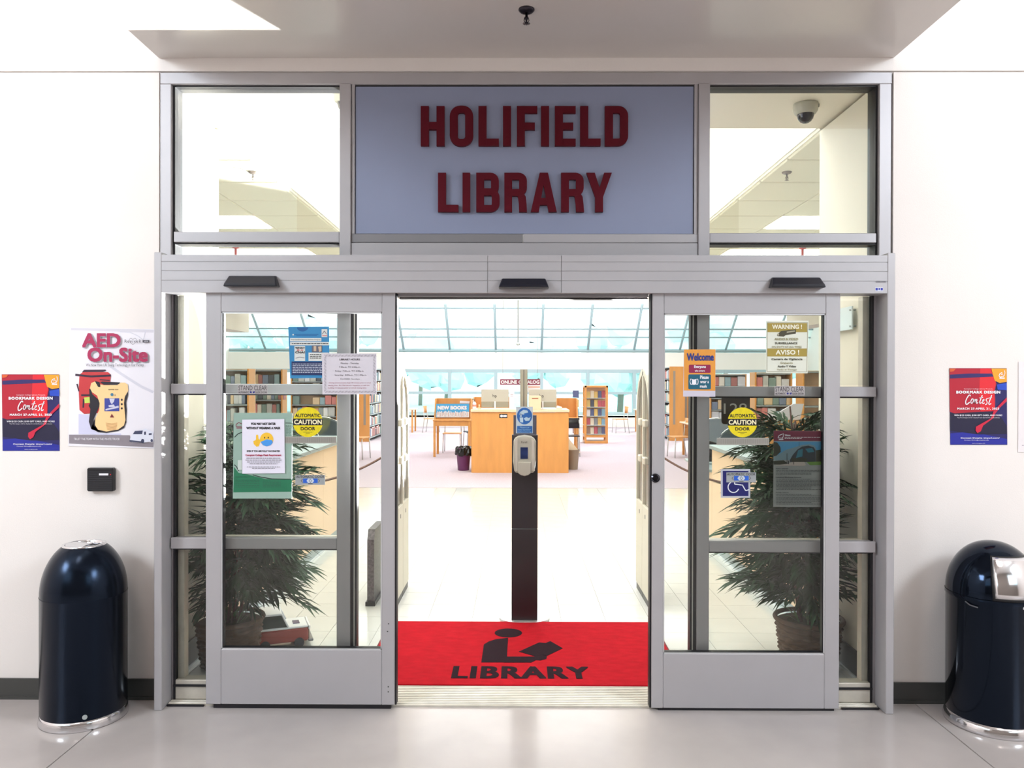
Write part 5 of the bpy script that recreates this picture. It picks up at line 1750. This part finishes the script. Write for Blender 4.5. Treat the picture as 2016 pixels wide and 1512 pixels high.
# leaning white papers on the right desk
q = at(1540, 815, 5.6)
pp = thing('paper_stand', (q.x + .5, 5.9, 1.03), 'tilted white display board standing on the right service desk', 'display')
pb = at(1505, 829, 5.9); pc = at(1562, 795, 5.9); pd_ = at(1575, 826, 5.9)
MB().prism([(pb.x, pb.z), (pd_.x, pd_.z), (pc.x + .08, pc.z), (pc.x, pc.z)], 5.9, 5.912).build('board', K_WHITE, pp)
MB().box(pb.x + .02, pd_.x, 5.88, 5.95, 1.03, pb.z + .01).build('base_block', M_WOOD, pp)

# ================================================================== CATALOGUE COUNTER
YCn = 13.7
X_ = lambda q_: X(q_, YCn, 870)
Z_ = lambda q_: Z(q_, YCn)
ct = thing('catalogue_counter', (X_(1024), YCn, 0), 'maple standing counter with two computers in the middle of the reading room', 'counter')
MB().cbox(X_(928), X_(1119.5), YCn, YCn + .03, 0, Z_(812), .003).build('front_panel', M_WOOD, ct)
for a in (928, 1116):
    MB().cbox(X_(a), X_(a + 3.5), YCn + .03, YCn + .8, 0, Z_(812), .003).build('side_panel', M_WOOD, ct)
MB().cbox(X_(926.5), X_(1121), YCn - .03, YCn + .85, Z_(811.5), Z_(806.5), .006).build('counter_top', M_WOODP, ct)
sh = Sheet('sticker', 'small black and white sticker on the front of the catalogue counter', 'sticker', rect(983, 815, 999, 823), YCn - .001, K_BLACK)
sh.lay('mark', K_WHITE, lambda f, Y: (f.ell(987.5, 819, 2.8, 2.6, Y, 14), f.P([(990.5, 817), (997, 817), (998, 819), (997, 821), (990.5, 821)], Y)))
zc = Z_(806.5)
M_MON = mat('monitor_silver', (186, 182, 170), .35)
M_MON2 = mat('monitor_lower', (150, 145, 128), .35)
for i, (u0, u1, nm) in enumerate(((947.5, 1001.5, 'left'), (1041, 1095.5, 'right'))):
    x0, x1 = X(u0, YCn + .3, 790), X(u1, YCn + .3, 790)
    xm = (x0 + x1) / 2
    mo = thing('computer', (xm, YCn + .3, zc), 'silver all-in-one computer, seen from the back, on the %s of the counter' % nm, 'computer')
    MB().cbox(x0, x1, YCn + .28, YCn + .32, zc + .13, zc + .36, .006).build('screen_back', M_MON, mo)
    MB().cbox(x0, x1, YCn + .285, YCn + .318, zc + .03, zc + .128, .004).build('lower_back', M_MON2, mo)
    MB().cbox(xm - .01, xm + .014, YCn + .22, YCn + .29, zc, zc + .14, .003).build('stand', K_WHITE, mo)
    MB().cbox(xm - .1, xm + .1, YCn + .2, YCn + .34, zc, zc + .012, .003).build('foot', K_WHITE, mo)
    f = FP()
    uc = (u0 + u1) / 2 + (0 if i == 0 else -1)
    text(f, 'hp', uc - 3.5, 776, uc + 4.5, 784, YCn + .275, .0, 2, 1, -.25)
    f.build('logo', ink('logo_dark', (70, 64, 60)), mo)
q0, q1 = at(1041.5, 807, YCn + .1), at(1065, 779, YCn + .1)
sb = thing('suggestion_box', ((q0.x + q1.x) / 2, YCn + .1, zc), 'wooden slotted box standing before the right computer', 'box')
MB().cbox(q0.x, q1.x, YCn + .02, YCn + .16, zc, q1.z, .004).build('body', M_WOODP, sb)
MB().box(q0.x + .05, q1.x - .05, YCn + .016, YCn + .022, q1.z - .055, q1.z - .04).build('slot', mat('slot_red', (150, 70, 40), .6), sb)
q0, q1 = at(1002.5, 797, YCn + .25), at(1012.5, 770, YCn + .25)
ps = thing('paper_holder', ((q0.x + q1.x) / 2, YCn + .25, zc), 'white paper in a stand beside the left computer', 'paper')
MB().cbox(q0.x, q1.x, YCn + .25, YCn + .256, zc, q1.z, .001).build('sheet', K_WHITE, ps)
f = FP(); f.Rr(1005, 776, 1010, 776.8, YCn + .249).Rr(1005, 779, 1010, 779.6, YCn + .249)
f.build('print', K_MAR, ps)
q0 = at(934, 806.5, YCn + .15)
bt = thing('sanitizer_bottle', (q0.x, YCn + .15, zc), 'white pump bottle on the left end of the counter', 'bottle')
MB().lathe((q0.x, YCn + .15, zc), [(.032, 0), (.034, .01), (.034, .10), (.022, .125), (.012, .13), (.012, .14)], 18).build('body', K_WHITE, bt)
MB().lathe((q0.x, YCn + .15, zc), [(.0345, .05), (.0345, .085)], 18, False).build('wrapper', mat('label_pink', (220, 150, 140), .5), bt)
MB().lathe((q0.x, YCn + .15, zc), [(.012, .138), (.012, .15), (.004, .155), (.004, .185)], 10).tube([(q0.x, YCn + .15, zc + .183), (q0.x - .035, YCn + .15, zc + .178)], .006, 6).build('pump', M_BLACK, bt)
q0 = at(943.5, 806, YCn + .2)
tp = thing('tape_dispenser', (q0.x, YCn + .2, zc), 'tan tape dispenser between the bottle and the left computer', 'tape dispenser')
MB().tube([(q0.x - .012, YCn + .2, zc + .045), (q0.x + .012, YCn + .2, zc + .045)], .038, 16).build('roll', mat('tan_roll', (226, 196, 150), .5), tp)
MB().cbox(q0.x - .03, q0.x + .03, YCn + .14, YCn + .26, zc, zc + .025, .004).build('base', M_WOODP, tp)
q0 = at(1101, 806, YCn + .3)
sp_ = thing('stapler', (q0.x, YCn + .3, zc), 'pale stapler on the right end of the counter', 'stapler')
MB().cbox(q0.x - .05, q0.x + .05, YCn + .28, YCn + .32, zc, zc + .015, .003).build('base', M_WOODP, sp_)
MB().prism([(q0.x - .05, zc + .02), (q0.x + .045, zc + .015), (q0.x + .05, zc + .04), (q0.x - .03, zc + .065), (q0.x - .05, zc + .05)], YCn + .285, YCn + .315).build('arm', K_WHITE, sp_)
# post rising behind the counter
Yp = 14.8
pz = thing('sign_post', (X(1031, Yp, 760), Yp, 0), 'slim grey-beige square post behind the catalogue counter', 'post')
MB().cbox(X(1024, Yp, 760), X(1038.5, Yp, 760), Yp, Yp + .13, 0, Z(727, Yp), .004).build('shaft', mat('post_beige', (150, 146, 132), .4), pz)
MB().box(X(1030.5, Yp, 760), X(1032, Yp, 760), Yp - .003, Yp + .01, 0.3, Z(728, Yp)).build('seam', M_BASE, pz)
# hanging catalogue sign
Yo = 15.1
q0, q1 = at(984.5, 757.5, Yo), at(1063.5, 746.5, Yo)
hs_ = thing('hanging_sign', ((q0.x + q1.x) / 2, Yo, q1.z), 'maroon hanging sign with white capitals behind the counter, crossed by the post', 'sign')
MB().box(q0.x, q1.x, Yo, Yo + .01, q0.z, q1.z).build('board', K_MAR, hs_)
f = FP()
text(f, 'ONLINE CATALOG', 986, 748.6, 1062, 755.8, Yo - .001, .03)
f.build('lettering', K_WHITE, hs_)
f = FP(); f.Rr(1040, 761, 1063, 762.8, Yo - .001)
f.build('lower_line', ink('sign_orange', (214, 130, 80)), hs_)
for uu in (990, 1058):
    MB().tube([(X(uu, Yo, 700), Yo + .005, q1.z), (X(uu, Yo, 700), Yo + .005, 6.5)], .004, 5).build('wire', M_STEELW, hs_)
MB().box(X(1038.6, Yo, 760), X(1063.5, Yo, 760), Yo + .002, Yo + .008, Z(772, Yo), q0.z).build('lower_card', K_WHITE, hs_)
# ceiling pole with a small device
pn = thing('ceiling_pole', (X(1020, 13, 640), 13, 6.5), 'thin pole with a small device hanging above the counter', 'pole')
MB().tube([(X(1020, 13, 640), 13, 6.5), (X(1020, 13, 640), 13, Z(676, 13))], .012, 8).build('pole', M_STEELW, pn)
MB().lathe((X(1020, 13, 640), 13, Z(680, 13)), [(.02, 0), (.035, .01), (.03, .04), (.012, .05)], 14).build('device', M_STEELW, pn)

# waste baskets beside the counter
def basket(x, y, m, hh, r0, r1, label, bag):
    t = thing('waste_basket', (x, y, 0), label, 'bin')
    MB().lathe((x, y, 0), [(r0, 0), (r0 + .004, .006), (r1, hh), (r1 + .008, hh + .004), (r1 + .008, hh + .014), (r1, hh + .014)], 24, False).build('pail', m, t)
    if bag == 'bag':
        r = random.Random(5)
        mb = MB()
        n = 30
        rows = []
        for j, (rr, zz) in enumerate(((r1 + .012, hh - .12), (r1 + .022, hh - .06), (r1 + .016, hh - .0), (r1 + .006, hh + .035), (r1 - .02, hh + .03), (r1 - .03, hh - .1))):
            for i in range(n):
                a = 2 * PI * i / n
                k = r.uniform(-.014, .014)
                rows.append((x + (rr + k) * math.cos(a), y + (rr + k) * math.sin(a), zz + r.uniform(-.018, .018)))
        fs = [(j * n + i, j * n + (i + 1) % n, (j + 1) * n + (i + 1) % n, (j + 1) * n + i) for j in range(5) for i in range(n)]
        mb.add(rows, fs).build('liner_bag', mat('bag_plastic', (20, 22, 22), .25), t)
    else:
        for k in range(4):
            a = R(20 + 20 * k)
            mb = MB()
            mb.add([(x - .12 + .04 * k, y - .02, hh - .05), (x + .03 + .04 * k, y - .02, hh - .05), (x - .10 + .03 * k, y + .0, hh + .26 - .04 * k), (x - .16 + .03 * k, y, hh + .24 - .05 * k)], [(0, 1, 2, 3)]).build('crumpled_paper', mat('paper_cream', (246, 232, 206), .8), t)


basket(X(912.5, 14.1, 900), 14.1, mat('pail_purple', (108, 52, 98), .4), .40, .10, .135, 'purple waste basket with a black liner, left of the counter', 'bag')
basket(X(1127, 14.3, 900), 14.3, mat('pail_tan', (160, 144, 122), .5), .36, .095, .125, 'tan waste basket with papers sticking out, right of the counter', 'paper')

# ================================================================== READING TABLES AND CARRELS
def carrel(x0, x1, y, label, depth=.75, zt=.80, back=1.25, legs=True):
    t = thing('carrel_table', ((x0 + x1) / 2, y, 0), label, 'table')
    MB().cbox(x0, x1, y, y + depth, zt - .03, zt, .004).build('tabletop', M_WOOD, t)
    MB().cbox(x0 + .05, x1 - .05, y + .02, y + .045, zt - .13, zt - .03, .003).build('apron', M_WOOD, t)
    for a in (x0 + .01, x1 - .06):
        for b in (y + .01, y + depth - .06):
            MB().cbox(a, a + .05, b, b + .05, 0, zt - .03, .004).build('leg', M_WOOD, t)
    MB().cbox(x0 + .03, x1 - .03, y + depth - .03, y + depth, zt, back, .004).build('back_screen', M_WOOD, t)
    for a in (x0, x1 - .03):
        MB().prismx([(y + .25, zt), (y + depth, zt), (y + depth, back), (y + .42, back)], a, a + .03).build('side_screen', M_WOOD, t)
    return t


yq = 16.5
xa, xb = X(852, yq, 850), X(927, yq, 850)
carrel(xa, xb, yq, 'maple carrel with the blue new-books poster, left of the counter')
nb = Sheet('poster', 'blue new-books poster leaning in the left carrel', 'poster', [(859, 795), (924, 795), (923, 821.5), (858, 822)], yq + .22, ink('poster_sky', (70, 168, 224)))
nb.lay('white_letters', K_WHITE, lambda f, Y: text(f, 'NEW BOOKS', 861.5, 799, 919, 806.5, Y, .05))
def spines(f, Y):
    r = random.Random(2)
    x_ = 859.5
    while x_ < 922:
        w = r.uniform(.9, 1.8)
        f.Rr(x_, r.uniform(808.5, 812.5), x_ + w, 821.3, Y)
        x_ += w + .25
nb.lay('pictured_books', ink('spines_white', (236, 236, 240)), spines)
def spines2(f, Y):
    r = random.Random(4)
    x_ = 860.5
    while x_ < 921:
        f.Rr(x_, r.uniform(810, 813), x_ + .8, r.uniform(816, 821), Y)
        x_ += r.uniform(2.2, 4.2)
nb.lay('picture_accents', ink('spines_tan', (190, 150, 140)), spines2)
sh = Sheet('paper_sheet', 'white paper pinned to the left carrel screen above the poster', 'paper', [(905.5, 789), (925, 790), (924, 794.5), (905, 794)], yq + .70, K_WHITE)
carrel(X(1096, 17.4, 820), X(1140, 17.4, 820), 17.4, 'maple carrel behind the counter, between it and the magazine rack', back=1.24)
carrel(X(930, 18.5, 820), X(1006, 18.5, 820), 18.5, 'long maple carrel directly behind the counter, left part', back=1.24)


def side_chair(x, y, label, rot=0, m=M_WOOD, s=1):
    t = thing('side_chair', (x, y, 0), label, 'chair')
    M_T = mat('chair_tube', (200, 200, 196), .3, metal=.5)
    MB().cbox(x - .21, x + .21, y - .2, y + .2, .43, .455, .01).build('seat', m, t)
    for sx in (-1, 1):
        MB().tube([(x + sx * .2, y - .2, 0), (x + sx * .19, y - .18, .43)], .012, 6).build('leg', M_T, t)
        MB().tube([(x + sx * .2, y + .24, 0), (x + sx * .19, y + .18, .43), (x + sx * .18, y + .22, .80)], .012, 6).build('leg', M_T, t)
    pts = [(x - .19 + .38 * i / 8, y + .22 + .03 * math.sin(PI * i / 8)) for i in range(9)]
    vs = [(a, b, .62) for a, b in pts] + [(a, b, .84) for a, b in pts]
    o = MB().add(vs, [(i, i + 1, i + 10, i + 9) for i in range(8)], True).build('backrest', m, t)
    k = o.modifiers.new('solid', 'SOLIDIFY'); k.thickness = .012
    t.rotation_euler = (0, 0, rot)
    return t


def table(x0, x1, y0, y1, label):
    t = thing('reading_table', ((x0 + x1) / 2, (y0 + y1) / 2, 0), label, 'table')
    MB().cbox(x0, x1, y0, y1, .71, .74, .006).build('tabletop', M_WOODP, t)
    for a in (x0 + .05, x1 - .1):
        for b in (y0 + .05, y1 - .1):
            MB().cbox(a, a + .05, b, b + .05, 0, .71, .004).build('leg', M_WOOD, t)


# chair under the new-books carrel and one behind
side_chair((xa + xb) / 2 - .08, yq + 1.1, 'wooden chair tucked under the new-books carrel', PI * 0)
side_chair((xa + xb) / 2 + .38, yq + 1.6, 'second chair behind the new-books carrel, to its right', .3, M_CHD)
side_chair(X(1122, 16.9, 850), 16.9, 'dark chair at the carrel right of the counter', PI, M_BLACK)
# left: table and chair seen between stile and door edge
q = gnd(706, 902)
side_chair(q.x, q.y - .1, 'maple chair beside the left bookcase end, by the rope', 1.35)
table(q.x - 1.5, q.x - .12, q.y - .6, q.y + .5, 'pale table behind the left stile, by the bookcase end')
q = gnd(1338, 900)
side_chair(q.x, q.y, 'maple chair in front of the right bookcase end', -1.35)
table(q.x + .12, q.x + 1.4, q.y - .5, q.y + .6, 'pale table in front of the right bookcases')
# far tables by the windows
for uu, sgn, nm in ((812, -1, 'left'), (1246, 1, 'right')):
    q = at(uu, 830, 24.5)
    table(q.x - (1.1 if sgn < 0 else -.1), q.x + (.1 if sgn < 0 else 1.3), 24.2, 25.1, 'far reading table near the windows, %s' % nm)
    side_chair(q.x + (.62 if sgn < 0 else -.42), 24.4, 'far chair at the %s window table' % nm, -1.4 * sgn)

# ================================================================== BOOKS
BK = [ink('bk%d' % i, c) for i, c in enumerate(((232, 226, 216), (176, 120, 116), (126, 140, 164), (196, 198, 194), (86, 92, 102), (222, 196, 160), (150, 176, 184), (222, 224, 230), (206, 130, 124), (128, 150, 144)))]
BME = {}


def book_mesh(i):
    """unit book: width (x) 1, depth (y) 1, height (z) 1, spine towards -y"""
    if i in BME:
        return BME[i]
    mb = MB().cbox(-.5, .5, 0, 1, 0, 1, .06)
    o = mb.build('book', BK[i])
    BME[i] = o.data
    bpy.data.objects.remove(o)
    return BME[i]


NB = [0]
SH = [', lowest shelf', ', second shelf up', ', third shelf up', ', fourth shelf up', ', fifth shelf up', ', top shelf']
PAGE = []


def book(x, y, z_, w, d, h_, rot, label, group, r, face=None):
    o = bpy.data.objects.new('book', book_mesh(r.randrange(len(BK))))
    COL.objects.link(o)
    o.location = (x, y, z_)
    o.scale = (w, d, h_)
    o.rotation_euler = (0, face or 0, rot)
    tag(o, label, 'book', group)
    NB[0] += 1
    return o


def bookcase(x0, x1, y, d, hh, n, facing, label, blabel, group, r, fill=.9, books=True, endpanel=None, bw=(.03, .06)):
    """facing: '-y' or '+x' / '-x' : the open side. x0..x1 is the run along x (or y0..y1 along y when facing x)"""
    t = None
    if facing == '-y':
        t = thing('bookcase', ((x0 + x1) / 2, y, 0), label, 'bookcase')
        MB().cbox(x0, x1, y + d - .02, y + d, 0, hh, .003).build('back_panel', M_WOODP, t)
        for a in (x0, x1 - .03):
            MB().cbox(a, a + .03, y, y + d - .02, 0, hh, .003).build('end_panel', M_WOOD, t)
        for k in range(n + 1):
            zz = .08 + k * (hh - .12) / n
            MB().cbox(x0 + .03, x1 - .03, y, y + d - .02, zz, zz + .025, .003).build('shelf', mat('shelf_grey', (150, 160, 164), .5), t)
            if k < n and books:
                p_ = x0 + .04
                sh_ = (hh - .12) / n
                while p_ < x1 - .09:
                    w = r.uniform(*bw)
                    if r.random() < .93:
                        book(p_ + w / 2, y + .03, zz + .025, w * .95, .17, sh_ * r.uniform(.62, .86), 0, blabel + SH[k], group, r)
                    p_ += w
    else:
        s = 1 if facing == '+x' else -1
        y0, y1 = x0, x1
        xf = y           # plane of the open face
        xb_ = xf - s * d
        t = thing('bookcase', ((xf + xb_) / 2, (y0 + y1) / 2, 0), label, 'bookcase')
        MB().cbox(xb_, xb_ + s * .02, y0 + .03, y1 - .03, 0, hh, .003).build('back_panel', M_WOODP, t)
        for a in (y0, y1 - .03):
            MB().cbox(xb_, xf, a, a + .03, 0, hh, .003).build('end_panel', M_WOOD, t)
        MB().box(xf - s * .16, xf - s * .10, y0 - .004, y0, .45, hh - .12).build('end_label_strip', mat('strip_grey', (150, 140, 128), .5), t)
        for k in range(n + 1):
            zz = .08 + k * (hh - .12) / n
            MB().cbox(xb_ + s * .02, xf, y0 + .03, y1 - .03, zz, zz + .025, .003).build('shelf', MATS['shelf_grey'] if 'shelf_grey' in MATS else mat('shelf_grey', (150, 160, 164), .5), t)
            if k < n and books:
                p_ = y0 + .05
                sh_ = (hh - .12) / n
                while p_ < y1 - .09:
                    w = r.uniform(*bw)
                    if r.random() < .93:
                        book(xf - s * .03, p_ + w / 2, zz + .025, w * .95, .17, sh_ * r.uniform(.62, .86), R(90) * s, blabel + SH[k], group, r)
                    p_ += w
    return t


rb_ = random.Random(21)
# left pane: near range facing the door
yb1 = 12.6
bookcase(X(425, yb1, 800), X(490, yb1, 800), yb1, .32, Z(727, yb1), 6, '-y', 'tall bookcase at the far left behind the left leaf', 'book in the far-left tall bookcase', 'books in the far-left bookcase', rb_, bw=(.05, .10))
yb2 = 15.0
bookcase(X(491, yb2, 800), X(556, yb2, 800), yb2, .32, Z(728, yb2), 6, '-y', 'bookcase behind the green poster, second from the left', 'book in the second bookcase from the left', 'books in the second bookcase from the left', rb_, bw=(.06, .12))
bookcase(X(572, 20, 800), X(664, 20, 800), 20.0, .32, Z(728, 20.0), 6, '-y', 'wide bookcase seen above the left caution sticker', 'book in the wide bookcase above the caution sticker', 'books in the wide left bookcase', rb_, bw=(.12, .2))
yb = gnd(715, 870).y
bookcase(yb, yb + 3.0, X(727.5, yb, 800), .44, Z(725, yb), 6, '+x', 'long bookcase run along the left, with its orange end panel towards the door', 'book in the long left bookcase run', 'books in the long left run', rb_, bw=(.12, .2))
# wood end panel between the pale shelves
# right
yr = gnd(1330, 868).y
bookcase(yr, yr + 2.7, X(1318, yr, 800), .42, Z(721, yr), 6, '-x', 'long bookcase run along the right, its orange end panel towards the door', 'book in the long right bookcase run', 'books in the long right run', rb_, bw=(.12, .2))
bookcase(yr + 1.2, yr + 2.9, X(1360, yr, 800), .4, Z(742, yr), 5, '-x', 'second bookcase run on the right, behind the welcome sign', 'book in the second right run', 'books in the second right run', rb_, books=False)
yb3 = 18.6
bookcase(X(1398, yb3, 800), X(1470, yb3, 800), yb3, .32, Z(735, yb3), 6, '-y', 'bookcase behind the room-number plaque', 'book in the bookcase behind the plaque', 'books behind the plaque', rb_, bw=(.12, .2))
bookcase(X(1486, 13.5, 800), X(1560, 13.5, 800), 13.5, .32, Z(732, 13.5), 6, '-y', 'bookcase under the surveillance warning sign', 'book in the bookcase under the warning sign', 'books under the warning sign', rb_, bw=(.09, .16))
bookcase(X(1580, 12.6, 800), X(1630, 12.6, 800), 12.6, .32, Z(728, 12.6), 6, '-y', 'tall bookcase at the far right behind the right leaf', 'book in the far-right tall bookcase', 'books in the far-right bookcase', rb_, books=False)

# ---- revolving magazine rack
Yr = 20.2
x0, x1 = X(1151, Yr, 820), X(1197, Yr, 820)
zt = Z(759, Yr)
mr = thing('magazine_rack', ((x0 + x1) / 2, Yr, 0), 'tall maple magazine rack with five rows of covers, right of the counter', 'rack')
for a in (x0, x1 - .05):
    MB().cbox(a, a + .05, Yr, Yr + .06, .0, zt, .004).build('post', M_WOOD, mr)
    MB().cbox(a, a + .05, Yr + .5, Yr + .56, .0, zt, .004).build('post', M_WOOD, mr)
MB().cbox(x0, x1, Yr, Yr + .56, zt - .05, zt, .004).build('top', M_WOOD, mr)
MB().cbox(x0, x1, Yr - .02, Yr + .58, .0, .07, .004).build('base', M_WOOD, mr)
MB().cbox(x0, x1, Yr + .01, Yr + .55, .16, .22, .004).build('lower_rail', M_WOOD, mr)
MB().cbox(x0 + .05, x1 - .05, Yr + .25, Yr + .29, .22, zt - .05, .003).build('core', M_WOODP, mr)
rows_ = 5
rm = random.Random(9)
MC = [ink('mag%d' % i, c) for i, c in enumerate(((176, 84, 96), (84, 92, 128), (216, 206, 184), (124, 168, 192), (70, 74, 88), (150, 122, 108), (206, 176, 104), (130, 136, 140), (220, 218, 216)))]
for k in range(rows_):
    zz = .25 + k * (zt - .33) / rows_
    MB().cbox(x0 + .05, x1 - .05, Yr + .05, Yr + .25, zz - .02, zz, .003).build('shelf', M_STEELW, mr)
    for i in range(5):
        wv = (x1 - x0 - .12) / 5
        a = x0 + .06 + i * wv
        o = MB().cbox(a + .004, a + wv - .004, Yr + .09, Yr + .105, zz + .001, zz + (zt - .33) / rows_ * rm.uniform(.72, .86), .002).build('magazine', rm.choice(MC), None, loc=(a, Yr, zz))
        tag(o, 'magazine in the five-row rack, %s row' % ('lowest', 'second lowest', 'middle', 'second highest', 'top')[k], 'magazine', 'magazines on the front of the rack')
        o.rotation_euler = (R(-8), 0, 0)
    # side pocket facing left
    o = MB().cbox(x0 - .10, x0 - .085, Yr + .1, Yr + .34, zz + .0, zz + .19, .002).build('magazine', rm.choice(MC), None, loc=(x0 - .1, Yr, zz))
    o.rotation_euler = (0, 0, R(35))
    tag(o, 'magazine in the left side pocket of the rack, %s row' % ('lowest', 'second lowest', 'middle', 'second highest', 'top')[k], 'magazine', 'magazines on the side of the rack')
    MB().box(x0 - .17, x0, Yr + .08, Yr + .36, zz - .012, zz - .004).build('side_pocket', M_STEELW, mr)

# thin hanging red pole ends seen through the transom strips
for uu, yy, nm in ((464, 9.0, 'left'), (1580, 9.0, 'right')):
    xx = X(uu, yy, 490)
    t = thing('sprinkler_pipe', (xx, yy, ZLC), 'short red pipe under the %s tile ceiling' % nm, 'pipe')
    MB().tube([(xx, yy, ZLC), (xx, yy, ZLC - .16)], .016, 8).build('pipe', mat('pipe_red', (196, 60, 46), .5), t)
    MB().lathe((xx, yy, ZLC - .01), [(.04, .008), (.04, 0), (.02, -.008)], 14).build('flange', MATS['pipe_red'], t)
print('books', NB[0])
